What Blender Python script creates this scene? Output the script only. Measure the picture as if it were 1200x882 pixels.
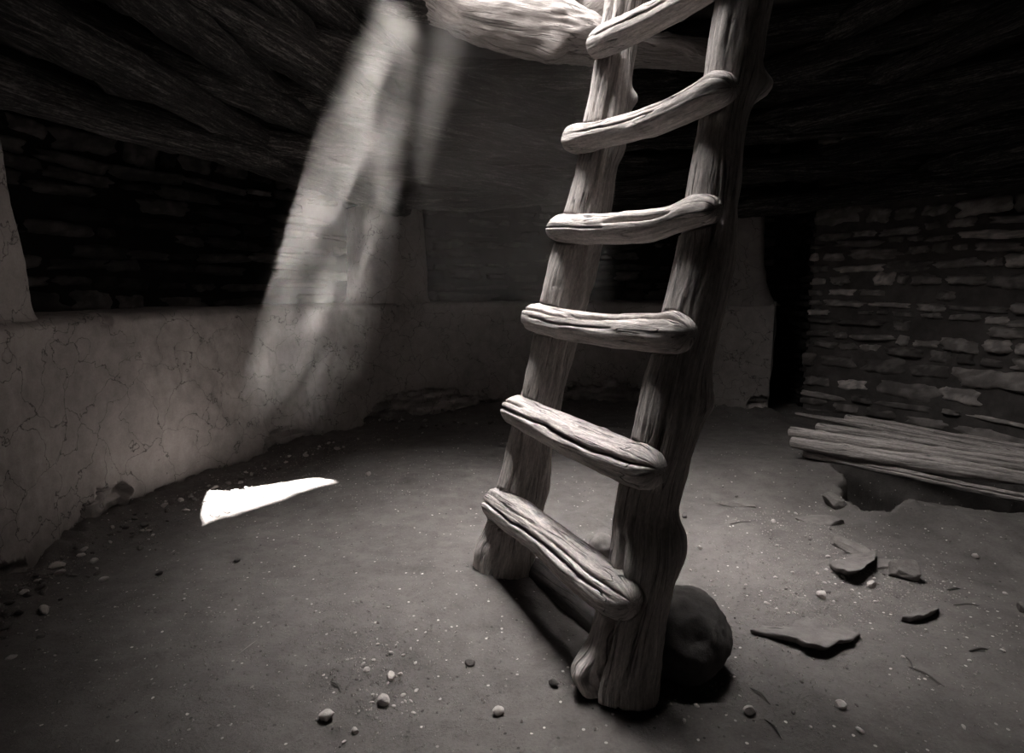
import bpy, bmesh, math, random
import numpy as np
from mathutils import Vector, Matrix

for _o in list(bpy.data.objects):
    bpy.data.objects.remove(_o, do_unlink=True)
scene = bpy.context.scene
C = scene.collection

# ------------------------------------------------------------------ camera
CAM_H = 0.9
F_PX = 700.0
HORIZON = 338.0
PITCH = math.atan((441.0 - HORIZON) / F_PX)
cam_data = bpy.data.cameras.new('camera')
cam_data.sensor_fit = 'HORIZONTAL'
cam_data.sensor_width = 36.0
cam_data.lens = 36.0 * F_PX / 1200.0
cam_data.clip_start = 0.02
cam_data.clip_end = 200
cam = bpy.data.objects.new('camera', cam_data)
C.objects.link(cam)
cam.location = (0, 0, CAM_H)
cam.rotation_euler = (math.pi / 2 - PITCH, 0, 0)
scene.camera = cam

# ------------------------------------------------------------------ view
scene.view_settings.view_transform = 'Standard'
scene.view_settings.look = 'None'
scene.view_settings.gamma = 1.0
scene.view_settings.use_curve_mapping = False
scene.view_settings.exposure = 0.0

# ------------------------------------------------------------------ light
SKY = 0.7
SKY_BRIGHT = 56.0
SKY_BRIGHT_DIR = (0.03, 0.03, 1.0)
SKY_SIDE = 22.0
SKY_SIDE_DIR = (-0.9, 0.05, 0.60)
SUN = 210.0
HATCH_Z = 2.15
# the roof hatch: back-left corner and its two axes (u = climbing side of the ladder, w = along the rungs)
HU = np.array([0.922, 0.387]); HW = np.array([-0.387, 0.922])
HATCH_BL = np.array([-0.56, 2.52])            # back-left corner
HATCH_LEN = 0.96                              # along u
HATCH_WID = 1.30                              # along -w
SUN_SHIFT = np.array([0.79, -0.07, HATCH_Z])  # from the lit patch up to the hatch
world = bpy.data.worlds.new('sky')
scene.world = world
world.use_nodes = True
wnt = world.node_tree
wnt.nodes['Background'].inputs['Color'].default_value = (1.0, 0.965, 0.94, 1)
# the open sky past the added sun blocker: brightest in one part, dimmer all around
_tc = wnt.nodes.new('ShaderNodeTexCoord')
_dt = wnt.nodes.new('ShaderNodeVectorMath'); _dt.operation = 'DOT_PRODUCT'
wnt.links.new(_tc.outputs['Generated'], _dt.inputs[0])
_dt.inputs[1].default_value = Vector(SKY_BRIGHT_DIR).normalized()
_mr = wnt.nodes.new('ShaderNodeMapRange'); _mr.interpolation_type = 'SMOOTHSTEP'
wnt.links.new(_dt.outputs['Value'], _mr.inputs['Value'])
_mr.inputs['From Min'].default_value = math.cos(math.radians(30)); _mr.inputs['From Max'].default_value = math.cos(math.radians(9))
_mr.inputs['To Min'].default_value = SKY; _mr.inputs['To Max'].default_value = SKY_BRIGHT
_dt2 = wnt.nodes.new('ShaderNodeVectorMath'); _dt2.operation = 'DOT_PRODUCT'
wnt.links.new(_tc.outputs['Generated'], _dt2.inputs[0])
_dt2.inputs[1].default_value = Vector(SKY_SIDE_DIR).normalized()
_mr2 = wnt.nodes.new('ShaderNodeMapRange'); _mr2.interpolation_type = 'SMOOTHSTEP'
wnt.links.new(_dt2.outputs['Value'], _mr2.inputs['Value'])
_mr2.inputs['From Min'].default_value = 0.35; _mr2.inputs['From Max'].default_value = 0.95
_mr2.inputs['To Min'].default_value = 0.0; _mr2.inputs['To Max'].default_value = SKY_SIDE
_ad = wnt.nodes.new('ShaderNodeMath'); _ad.operation = 'ADD'
wnt.links.new(_mr.outputs['Result'], _ad.inputs[0]); wnt.links.new(_mr2.outputs['Result'], _ad.inputs[1])
wnt.links.new(_ad.outputs[0], wnt.nodes['Background'].inputs['Strength'])
sun_data = bpy.data.lights.new('sun', 'SUN')
sun_data.energy = SUN
sun_data.angle = math.radians(0.7)
sun_data.color = (1, 0.97, 0.94)
sun = bpy.data.objects.new('sun', sun_data)
C.objects.link(sun)
sun.location = (1.5, 0, 6)
sun.rotation_euler = Vector(SUN_SHIFT).to_track_quat('Z', 'Y').to_euler()
hc = HATCH_BL + HU * HATCH_LEN / 2 - HW * HATCH_WID / 2
pl = bpy.data.lights.new('sky_portal', 'AREA')
pl.shape = 'RECTANGLE'
pl.size = HATCH_LEN + 0.1
pl.size_y = HATCH_WID + 0.1
pl.cycles.is_portal = True
po = bpy.data.objects.new('sky_portal', pl)
C.objects.link(po)
po.location = (hc[0], hc[1], HATCH_Z + 0.34)
po.rotation_euler = (0, 0, math.atan2(HU[1], HU[0]))

sc_c = scene.cycles
try:
    sc_c.use_denoising = True
    sc_c.volume_step_rate = 1.0
    sc_c.volume_max_steps = 256
    sc_c.max_bounces = 8
    sc_c.diffuse_bounces = 5
    sc_c.volume_bounces = 1
    sc_c.sample_clamp_indirect = 6.0
except Exception:
    pass

# ------------------------------------------------------------------ helpers
cp, sp = math.cos(PITCH), math.sin(PITCH)


def ray(px, py):
    a = (px - 600.0) / F_PX
    b = (441.0 - py) / F_PX
    return np.array([a, cp + b * sp, -sp + b * cp])


def at_z(px, py, z=0.0):
    d = ray(px, py)
    t = (z - CAM_H) / d[2]
    return np.array([0, 0, CAM_H]) + d * t


def at_y(px, py, y):
    d = ray(px, py)
    return np.array([0, 0, CAM_H]) + d * (y / d[1])


def at_plane(px, py, p0, n):
    d = ray(px, py)
    o = np.array([0, 0, CAM_H])
    t = np.dot(p0 - o, n) / np.dot(d, n)
    return o + d * t


def depth_of(p):
    return p[1] * cp - (p[2] - CAM_H) * sp


def _hash(ix, iy, iz, seed):
    h = (ix * 374761393 + iy * 668265263 + iz * 2147483647 + seed * 974634777) & 0xFFFFFFFF
    h = ((h ^ (h >> 13)) * 1274126177) & 0xFFFFFFFF
    h = (h ^ (h >> 16)) & 0xFFFFFFFF
    h = (h * 2246822519) & 0xFFFFFFFF
    h = h ^ (h >> 15)
    return (h & 0xFFFFFF) / float(0xFFFFFF) * 2 - 1


def noise(p, seed=0):
    p = np.asarray(p, dtype=np.float64)
    i = np.floor(p).astype(np.int64)
    f = p - i
    f = f * f * f * (f * (f * 6 - 15) + 10)
    out = 0
    for dx in (0, 1):
        wx = f[..., 0] if dx else 1 - f[..., 0]
        for dy in (0, 1):
            wy = f[..., 1] if dy else 1 - f[..., 1]
            for dz in (0, 1):
                wz = f[..., 2] if dz else 1 - f[..., 2]
                out = out + wx * wy * wz * _hash(i[..., 0] + dx, i[..., 1] + dy, i[..., 2] + dz, seed)
    return out


def fbm(p, octv=4, seed=0, gain=0.5, lac=2.07):
    p = np.asarray(p, dtype=np.float64)
    a, s, out = 1.0, 1.0, 0
    for k in range(octv):
        out = out + a * noise(p * s + 17.3 * k, seed + k)
        a *= gain
        s *= lac
    return out


def smooth(a, b, x):
    t = np.clip((x - a) / (b - a), 0, 1)
    return t * t * (3 - 2 * t)


def mesh_object(name, verts, faces, material, parent=None, attrs=None, shade=True, kind=None):
    me = bpy.data.meshes.new(name)
    verts = np.asarray(verts, dtype=np.float64)
    me.from_pydata([tuple(v) for v in verts.tolist()], [], [tuple(f) for f in faces])
    if attrs:
        for k, arr in attrs.items():
            arr = np.asarray(arr, dtype=np.float32)
            if arr.ndim == 2:
                at = me.attributes.new(k, 'FLOAT_VECTOR', 'POINT')
                at.data.foreach_set('vector', arr.ravel())
            else:
                at = me.attributes.new(k, 'FLOAT', 'POINT')
                at.data.foreach_set('value', arr)
    me.materials.append(material)
    if shade:
        me.polygons.foreach_set('use_smooth', [True] * len(me.polygons))
    me.update()
    o = bpy.data.objects.new(name, me)
    C.objects.link(o)
    if parent is not None:
        o.parent = parent
    if kind:
        o['kind'] = kind
    return o


def recentre(o, p):
    """put the object's origin at p without moving its shape"""
    p = Vector([float(c) for c in p])
    o.data.transform(Matrix.Translation(-p))
    o.location = p
    return o


def tag(o, label, cat, group=None, kind=None):
    o['label'] = label
    o['category'] = cat
    if group:
        o['group'] = group
    if kind:
        o['kind'] = kind
    return o


def grid_faces(nu, nv, wrap=False, flip=False):
    """nu columns x nv rows, vertex index = j*nu+i"""
    F = []
    for j in range(nv - 1):
        for i in range(nu if wrap else nu - 1):
            a = j * nu + i
            b = j * nu + (i + 1) % nu
            c = (j + 1) * nu + (i + 1) % nu
            d = (j + 1) * nu + i
            F.append((a, d, c, b) if flip else (a, b, c, d))
    return F


def catmull(P, n):
    """resample control rows P (k x m) to n rows"""
    P = np.asarray(P, dtype=np.float64)
    k = len(P)
    if k == 2:
        t = np.linspace(0, 1, n)[:, None]
        return P[0] * (1 - t) + P[1] * t
    Q = np.vstack([2 * P[0] - P[1], P, 2 * P[-1] - P[-2]])
    seg = np.linalg.norm(np.diff(P[:, :2], axis=0), axis=1) + 1e-6
    if P.shape[1] >= 3:
        seg = np.linalg.norm(np.diff(P[:, :3], axis=0), axis=1) + 1e-6
    cum = np.concatenate([[0], np.cumsum(seg)])
    out = []
    for s in np.linspace(0, cum[-1], n):
        i = min(int(np.searchsorted(cum, s, side='right')) - 1, k - 2)
        t = (s - cum[i]) / seg[i]
        p0, p1, p2, p3 = Q[i], Q[i + 1], Q[i + 2], Q[i + 3]
        out.append(0.5 * ((2 * p1) + (-p0 + p2) * t + (2 * p0 - 5 * p1 + 4 * p2 - p3) * t * t + (-p0 + 3 * p1 - 3 * p2 + p3) * t ** 3))
    return np.array(out)


# ------------------------------------------------------------------ materials
def new_mat(name):
    m = bpy.data.materials.new(name)
    m.use_nodes = True
    nt = m.node_tree
    b = nt.nodes['Principled BSDF']
    b.inputs['Roughness'].default_value = 0.9
    b.inputs['Specular IOR Level'].default_value = 0.15
    return m, nt, b


def N(nt, kind, **kw):
    n = nt.nodes.new(kind)
    for k, v in kw.items():
        if k in n.inputs.keys():
            n.inputs[k].default_value = v
        else:
            setattr(n, k, v)
    return n


TINT = (1.0, 0.915, 0.875)


def ramp(nt, fac, stops):
    r = nt.nodes.new('ShaderNodeValToRGB')
    el = r.color_ramp.elements
    while len(el) > 1:
        el.remove(el[-1])
    for k, (p, v) in enumerate(stops):
        e = el[0] if k == 0 else el.new(p)
        e.position = p
        e.color = (v * TINT[0], v * TINT[1], v * TINT[2], 1)
    nt.links.new(fac, r.inputs[0])
    return r


def wood_mat(name, lo, hi, bump=0.5, dist=0.006, rough=0.75, spec=0.2, stops=None):
    """grain runs along the log through the attribute 'grain' = (cross x, cross y, length)"""
    m, nt, b = new_mat(name)
    L = nt.links.new
    at = N(nt, 'ShaderNodeAttribute', attribute_name='grain')
    mp = N(nt, 'ShaderNodeMapping')
    mp.inputs['Scale'].default_value = (1, 1, 0.07)
    L(at.outputs['Vector'], mp.inputs[0])
    n1 = N(nt, 'ShaderNodeTexNoise', Scale=120.0, Detail=10.0, Roughness=0.75)
    L(mp.outputs[0], n1.inputs['Vector'])
    n2 = N(nt, 'ShaderNodeTexNoise', Scale=26.0, Detail=5.0, Roughness=0.6, Distortion=1.2)
    L(mp.outputs[0], n2.inputs['Vector'])
    n3 = N(nt, 'ShaderNodeTexNoise', Scale=9.0, Detail=4.0)
    L(at.outputs['Vector'], n3.inputs['Vector'])
    # fine drying checks: thin dark lines along the grain
    mp2 = N(nt, 'ShaderNodeMapping')
    mp2.inputs['Scale'].default_value = (1, 1, 0.045)
    L(at.outputs['Vector'], mp2.inputs[0])
    vr = N(nt, 'ShaderNodeTexNoise', Scale=42.0, Detail=2.0, Distortion=0.6)
    L(mp2.outputs[0], vr.inputs['Vector'])
    ck = N(nt, 'ShaderNodeMath', operation='SUBTRACT'); L(vr.outputs['Fac'], ck.inputs[0]); ck.inputs[1].default_value = 0.5
    ab = N(nt, 'ShaderNodeMath', operation='ABSOLUTE'); L(ck.outputs[0], ab.inputs[0])
    cr = N(nt, 'ShaderNodeMapRange'); L(ab.outputs[0], cr.inputs['Value'])
    cr.inputs['From Min'].default_value = 0.0; cr.inputs['From Max'].default_value = 0.022
    mk = N(nt, 'ShaderNodeMapRange'); L(n3.outputs['Fac'], mk.inputs['Value'])
    mk.inputs['From Min'].default_value = 0.44; mk.inputs['From Max'].default_value = 0.56
    mx = N(nt, 'ShaderNodeMath', operation='MAXIMUM'); L(cr.outputs[0], mx.inputs[0]); L(mk.outputs[0], mx.inputs[1])
    mp4 = N(nt, 'ShaderNodeMapping')
    mp4.inputs['Scale'].default_value = (1, 1, 0.3)
    L(at.outputs['Vector'], mp4.inputs[0])
    n4 = N(nt, 'ShaderNodeTexNoise', Scale=210.0, Detail=6.0, Roughness=0.7)
    L(mp4.outputs[0], n4.inputs['Vector'])
    # colour
    add = N(nt, 'ShaderNodeMath', operation='MULTIPLY_ADD'); L(n1.outputs['Fac'], add.inputs[0]); add.inputs[1].default_value = 0.5
    m3 = N(nt, 'ShaderNodeMath', operation='MULTIPLY'); L(n4.outputs['Fac'], m3.inputs[0]); m3.inputs[1].default_value = 0.25
    m2 = N(nt, 'ShaderNodeMath', operation='MULTIPLY_ADD'); L(n2.outputs['Fac'], m2.inputs[0]); m2.inputs[1].default_value = 0.25
    L(m3.outputs[0], m2.inputs[2])
    L(m2.outputs[0], add.inputs[2])
    r = ramp(nt, add.outputs[0], stops or [(0.38, lo), (0.5, (lo + hi) / 2), (0.59, hi)])
    dk = N(nt, 'ShaderNodeMix', data_type='RGBA', blend_type='MULTIPLY')
    dk.inputs[0].default_value = 0.6
    L(r.outputs[0], dk.inputs[6])
    cc = N(nt, 'ShaderNodeCombineColor')
    for i in range(3):
        L(mx.outputs[0], cc.inputs[i])
    L(cc.outputs[0], dk.inputs[7])
    L(dk.outputs[2], b.inputs['Base Color'])
    # bump
    h = N(nt, 'ShaderNodeMath', operation='MULTIPLY_ADD'); L(mx.outputs[0], h.inputs[0]); h.inputs[1].default_value = 0.7
    L(add.outputs[0], h.inputs[2])
    bp = N(nt, 'ShaderNodeBump', Strength=bump, Distance=dist)
    L(h.outputs[0], bp.inputs['Height'])
    L(bp.outputs[0], b.inputs['Normal'])
    b.inputs['Roughness'].default_value = rough
    b.inputs['Specular IOR Level'].default_value = spec
    return m


def earth_mat(name, lo, hi, grains=0.0, cracks=0.0, bump=0.4, dist=0.006, scale=1.0, attr=None, stone=None, grain_val=0.6, crack_scale=5.5):
    m, nt, b = new_mat(name)
    L = nt.links.new
    tc = N(nt, 'ShaderNodeTexCoord')
    n0 = N(nt, 'ShaderNodeTexNoise', Scale=1.7 * scale, Detail=4.0, Roughness=0.55)
    n1 = N(nt, 'ShaderNodeTexNoise', Scale=13.0 * scale, Detail=9.0, Roughness=0.68)
    n2 = N(nt, 'ShaderNodeTexNoise', Scale=120.0 * scale, Detail=6.0, Roughness=0.75)
    for n in (n0, n1, n2):
        L(tc.outputs['Object'], n.inputs['Vector'])
    a = N(nt, 'ShaderNodeMath', operation='MULTIPLY_ADD'); L(n0.outputs['Fac'], a.inputs[0]); a.inputs[1].default_value = 0.35
    a2 = N(nt, 'ShaderNodeMath', operation='MULTIPLY_ADD'); L(n1.outputs['Fac'], a2.inputs[0]); a2.inputs[1].default_value = 0.4
    a3 = N(nt, 'ShaderNodeMath', operation='MULTIPLY'); L(n2.outputs['Fac'], a3.inputs[0]); a3.inputs[1].default_value = 0.25
    L(a3.outputs[0], a2.inputs[2]); L(a2.outputs[0], a.inputs[2])
    r = ramp(nt, a.outputs[0], [(0.36, lo), (0.62, hi)])
    col = r.outputs[0]
    height = a.outputs[0]
    if grains > 0:
        v = N(nt, 'ShaderNodeTexVoronoi', Scale=75.0)
        L(tc.outputs['Object'], v.inputs['Vector'])
        sep = N(nt, 'ShaderNodeSeparateColor'); L(v.outputs['Color'], sep.inputs[0])
        g1 = N(nt, 'ShaderNodeMath', operation='GREATER_THAN'); L(sep.outputs[0], g1.inputs[0]); g1.inputs[1].default_value = 1 - grains
        g2 = N(nt, 'ShaderNodeMath', operation='LESS_THAN'); L(v.outputs['Distance'], g2.inputs[0]); g2.inputs[1].default_value = 0.27
        g = N(nt, 'ShaderNodeMath', operation='MULTIPLY'); L(g1.outputs[0], g.inputs[0]); L(g2.outputs[0], g.inputs[1])
        gv = ramp(nt, sep.outputs[1], [(0.0, 0.03), (0.45, 0.12), (0.75, grain_val * 0.8), (1.0, grain_val)])
        mx = N(nt, 'ShaderNodeMix', data_type='RGBA'); L(g.outputs[0], mx.inputs[0]); L(col, mx.inputs[6]); L(gv.outputs[0], mx.inputs[7])
        col = mx.outputs[2]
        hh = N(nt, 'ShaderNodeMath', operation='MULTIPLY_ADD'); L(g.outputs[0], hh.inputs[0]); hh.inputs[1].default_value = 0.35; L(height, hh.inputs[2])
        height = hh.outputs[0]
    if cracks > 0:
        dv = N(nt, 'ShaderNodeTexNoise', Scale=7.0, Detail=5.0)
        L(tc.outputs['Object'], dv.inputs['Vector'])
        vm = N(nt, 'ShaderNodeVectorMath', operation='MULTIPLY_ADD'); L(dv.outputs['Color'], vm.inputs[0]); vm.inputs[1].default_value = (0.28, 0.28, 0.28)
        L(tc.outputs['Object'], vm.inputs[2])
        ve = N(nt, 'ShaderNodeTexVoronoi', feature='DISTANCE_TO_EDGE', Scale=crack_scale)
        L(vm.outputs[0], ve.inputs['Vector'])
        mr = N(nt, 'ShaderNodeMapRange'); L(ve.outputs['Distance'], mr.inputs['Value'])
        mr.inputs['From Min'].default_value = 0.0; mr.inputs['From Max'].default_value = 0.014
        nm = N(nt, 'ShaderNodeTexNoise', Scale=4.2, Detail=3.0); L(tc.outputs['Object'], nm.inputs['Vector'])
        mm = N(nt, 'ShaderNodeMapRange'); L(nm.outputs['Fac'], mm.inputs['Value'])
        mm.inputs['From Min'].default_value = 0.60 - 0.25 * cracks; mm.inputs['From Max'].default_value = 0.44 - 0.25 * cracks + 0.02
        mm.inputs['To Min'].default_value = 0; mm.inputs['To Max'].default_value = 1
        cx = N(nt, 'ShaderNodeMath', operation='MAXIMUM'); L(mr.outputs[0], cx.inputs[0]); L(mm.outputs[0], cx.inputs[1])
        mp = N(nt, 'ShaderNodeMix', data_type='RGBA', blend_type='MULTIPLY'); mp.inputs[0].default_value = 0.75
        cc = N(nt, 'ShaderNodeCombineColor')
        for i in range(3):
            L(cx.outputs[0], cc.inputs[i])
        L(col, mp.inputs[6]); L(cc.outputs[0], mp.inputs[7])
        col = mp.outputs[2]
        hh = N(nt, 'ShaderNodeMath', operation='MULTIPLY_ADD'); L(cx.outputs[0], hh.inputs[0]); hh.inputs[1].default_value = 0.8; L(height, hh.inputs[2])
        height = hh.outputs[0]
    if attr:
        # the attribute multiplies the colour: stones of different kinds in the same wall
        an = N(nt, 'ShaderNodeAttribute', attribute_name=attr)
        cc = N(nt, 'ShaderNodeCombineColor')
        for i in range(3):
            L(an.outputs['Fac'], cc.inputs[i])
        mp = N(nt, 'ShaderNodeMix', data_type='RGBA', blend_type='MULTIPLY'); mp.inputs[0].default_value = 1.0
        L(col, mp.inputs[6]); L(cc.outputs[0], mp.inputs[7])
        col = mp.outputs[2]
    L(col, b.inputs['Base Color'])
    bp = N(nt, 'ShaderNodeBump', Strength=bump, Distance=dist)
    L(height, bp.inputs['Height'])
    L(bp.outputs[0], b.inputs['Normal'])
    return m


M_LADDER = wood_mat('weathered_ladder_wood', 0.26, 0.82, bump=1.0, dist=0.014)
M_SMOKED = wood_mat('smoke_blackened_wood', 0.008, 0.075, bump=1.0, dist=0.022, stops=[(0.44, 0.006), (0.52, 0.035), (0.60, 0.17)])  # pale last stop paints highlights into the splintery grain
M_HATCHLOG = wood_mat('bleached_hatch_wood', 0.22, 0.5, bump=0.9, dist=0.01)
M_PLANKS = wood_mat('grey_split_wood', 0.13, 0.50, bump=0.9, dist=0.008)
M_TWIG = wood_mat('dry_twig', 0.04, 0.12, bump=0.4, dist=0.002)
M_FLOOR = earth_mat('packed_earth', 0.07, 0.165, grains=0.09, bump=0.9, dist=0.018)
M_PLASTER = earth_mat('mud_plaster', 0.17, 0.31, cracks=0.55, bump=0.45, dist=0.010, attr='tone')
M_MASONRY = earth_mat('sandstone_masonry', 0.20, 0.40, bump=0.7, dist=0.012, attr='tone', scale=1.6)
M_MASONRY_DARK = earth_mat('dark_masonry', 0.022, 0.05, bump=0.7, dist=0.012, attr='tone', scale=1.6)  # same masonry pattern in much darker colours
M_ROCK = earth_mat('sandstone', 0.09, 0.20, bump=0.6, dist=0.010, scale=2.5)
M_BOULDER = earth_mat('dark_boulder', 0.035, 0.08, bump=0.5, dist=0.01, scale=2.0)
M_PEBBLE = earth_mat('pebble', 0.32, 0.6, bump=0.5, dist=0.004, scale=5.0)
M_PEBBLE_DARK = earth_mat('dark_pebble', 0.06, 0.14, bump=0.5, dist=0.004, scale=5.0)
M_GRIT = earth_mat('grit', 0.12, 0.38, bump=0.3, dist=0.004, scale=12.0)
M_BLOCKER = earth_mat('blocker_rock', 0.16, 0.3, bump=0.5, dist=0.05, scale=0.3)  # rock of the unseen added overhang
M_ROOFDIRT = earth_mat('roof_earth', 0.05, 0.10, bump=0.6, dist=0.02)

# ------------------------------------------------------------------ plan of the room
face_px = [(-90, 762), (0, 692), (60, 650), (110, 618), (160, 592), (250, 553), (330, 525), (400, 505), (460, 491),
           (520, 484), (580, 480), (650, 474), (720, 473), (780, 477), (840, 482), (900, 486)]
face_pts = [at_z(*p)[:2] for p in face_px]
BEHIND = [(-0.55, -0.95), (-1.15, -0.45), (-1.5, 0.25)]
bench_plan = catmull([list(p) + [0.0] for p in (BEHIND + [tuple(q) for q in face_pts])], 560)[:, :2]
# the recess on the right, masonry down to the floor
rec0 = at_z(905, 470)[:2]
rec1 = at_z(940, 476)[:2]
rec2 = at_z(1200, 527)[:2]
right_plan = catmull([[*rec1, 0], [*((rec1 + rec2) / 2 + np.array([0.05, 0.05])), 0], [*rec2, 0], [3.05, 2.2, 0], [2.95, 1.1, 0]], 240)[:, :2]
back_plan = catmull([[2.95, 1.1, 0], [2.6, 0.1, 0], [1.8, -0.8, 0], [0.6, -1.2, 0], [-0.55, -0.95, 0]], 120)[:, :2]
CENTRE = np.array([0.75, 2.2])


def offset_plan(P, d):
    """move a plan outward from the room's centre by d"""
    T = np.gradient(P, axis=0)
    T /= np.linalg.norm(T, axis=1)[:, None] + 1e-9
    Nn = np.stack([T[:, 1], -T[:, 0]], 1)
    side = np.sign(np.sum(Nn * (P - CENTRE), axis=1))
    side = np.where(np.median(side) >= 0, 1.0, -1.0)
    return P + Nn * side * d


def plan_len(P):
    return np.concatenate([[0], np.cumsum(np.linalg.norm(np.diff(P, axis=0), axis=1))])


BENCH_Z = 0.80

# polygon containment of pit etc. -------------------------------------------------
pit_px = [(935, 510), (965, 545), (985, 572), (990, 594), (1003, 606), (1040, 612), (1062, 601), (1105, 598), (1150, 604),
          (1230, 606), (1330, 612), (1330, 545), (1200, 540), (1050, 520)]
pit_poly = np.array([at_z(*p)[:2] for p in pit_px])


def sdist(P, poly):
    """signed distance of points P (n,2) to polygon, negative inside"""
    d = np.full(len(P), 1e9)
    inside = np.zeros(len(P), bool)
    k = len(poly)
    for i in range(k):
        a, b = poly[i], poly[(i + 1) % k]
        ab = b - a
        t = np.clip(((P - a) @ ab) / (ab @ ab), 0, 1)
        q = a + t[:, None] * ab
        d = np.minimum(d, np.linalg.norm(P - q, axis=1))
        c = ((a[1] > P[:, 1]) != (b[1] > P[:, 1]))
        xi = (b[0] - a[0]) * (P[:, 1] - a[1]) / (b[1] - a[1] + 1e-12) + a[0]
        inside ^= c & (P[:, 0] < xi)
    return np.where(inside, -d, d)


bumps = []          # (x, y, radius x, radius y, angle, height)


def px_bump(px, py, rx, ry, ang, h):
    p = at_z(px, py)
    bumps.append((p[0], p[1], rx, ry, math.radians(ang), h))


px_bump(925, 560, 0.34, 0.24, -20, 0.055)      # swelling left of the pit
px_bump(880, 535, 0.45, 0.25, -10, 0.03)
px_bump(1090, 612, 0.22, 0.10, -20, 0.045)     # rim lump
px_bump(1180, 640, 0.4, 0.18, -15, 0.03)
px_bump(1000, 640, 0.25, 0.12, -40, 0.03)
px_bump(640, 640, 0.28, 0.20, 20, -0.035)      # hollow under the ladder
px_bump(700, 690, 0.25, 0.18, 20, -0.03)
px_bump(430, 720, 0.5, 0.3, 20, 0.02)
px_bump(860, 610, 0.28, 0.14, 0, 0.02)


def floor_height(P):
    P = np.atleast_2d(P)
    p3 = np.column_stack([P, np.zeros(len(P))])
    z = 0.018 * fbm(p3 * 1.6, 3, 5) + 0.0075 * fbm(p3 * 6.5, 4, 9) + 0.0030 * fbm(p3 * 24, 3, 21)
    for (x, y, rx, ry, a, h) in bumps:
        dx, dy = P[:, 0] - x, P[:, 1] - y
        u = (dx * math.cos(a) + dy * math.sin(a)) / rx
        v = (-dx * math.sin(a) + dy * math.cos(a)) / ry
        z = z + h * np.exp(-(u * u + v * v))
    d = sdist(P, pit_poly) + 0.035 * fbm(p3 * 6, 3, 33)
    z = z - (0.42 + 0.03 * fbm(p3 * 9, 2, 3)) * (1 - smooth(-0.045, 0.008, d)) + 0.02 * np.exp(-(d / 0.05) ** 2)
    # crumbled fillet of earth against the bench
    sub = face_curve[::6]
    dw = np.full(len(P), 1e9)
    for q in sub:
        dw = np.minimum(dw, np.hypot(P[:, 0] - q[0], P[:, 1] - q[1]))
    rough = 0.5 + 0.5 * fbm(p3 * 5, 3, 71)
    z = z + (0.05 * rough + 0.012 * fbm(p3 * 30, 3, 75)) * (1 - smooth(0.0, 0.22, dw))
    return z


face_curve = bench_plan


def fz(x, y):
    return float(floor_height(np.array([[x, y]]))[0])


def fpt(px, py, it=3):
    """point of the uneven floor seen at a pixel"""
    z = 0.0
    for _ in range(it):
        p = at_z(px, py, z)
        z = fz(p[0], p[1])
    return at_z(px, py, z)


# ------------------------------------------------------------------ floor
def build_floor():
    xs = np.concatenate([np.arange(-2.4, 3.9, 0.017)])
    ys = np.concatenate([np.arange(-1.5, 0.9, 0.05), np.arange(0.9, 3.6, 0.013), np.arange(3.6, 5.9, 0.022)])
    X, Y = np.meshgrid(xs, ys)
    P = np.column_stack([X.ravel(), Y.ravel()])
    z = floor_height(P)
    V = np.column_stack([P, z])
    o = mesh_object('floor', V, grid_faces(len(xs), len(ys)), M_FLOOR, kind='structure')
    return o


build_floor()

# ------------------------------------------------------------------ bench face (lower wall) and bench top
ero = []     # broken plaster patches, in wall coordinates found from pixels: (s, z, rs, rz)
bench_s = plan_len(bench_plan)


def wall_coord(px, py):
    """where a pixel's ray meets the bench face: arc length and height"""
    d = ray(px, py)
    best = None
    for i in range(len(bench_plan) - 1):
        a, b = bench_plan[i], bench_plan[i + 1]
        if a[1] < 0.6:
            continue
        e = b - a
        den = d[0] * (-e[1]) + d[1] * e[0]
        if abs(den) < 1e-9:
            continue
        t = (a[0] * (-e[1]) + a[1] * e[0]) / den
        u = (d[0] * a[1] - d[1] * a[0]) / den
        u = -u if False else (d[0] * a[1] - d[1] * a[0]) / (d[1] * e[0] - d[0] * e[1])
        if 0 <= u <= 1 and t > 0:
            best = (bench_s[i] + u * (bench_s[i + 1] - bench_s[i]), CAM_H + d[2] * t)
            break
    return best


for (px, py, rs, rz) in [(128, 606, 0.17, 0.14), (105, 625, 0.15, 0.07), (10, 680, 0.14, 0.06), (328, 518, 0.20, 0.09), (350, 512, 0.10, 0.04),
                         (190, 580, 0.12, 0.03), (500, 470, 0.42, 0.09), (455, 482, 0.25, 0.06), (705, 462, 0.42, 0.13), (745, 470, 0.25, 0.08),
                         (890, 474, 0.10, 0.06), (560, 475, 0.3, 0.04), (122, 372, 0.07, 0.02), (540, 353, 0.35, 0.03)]:
    w = wall_coord(px, py)
    if w:
        ero.append((w[0], w[1], rs, rz))


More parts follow.
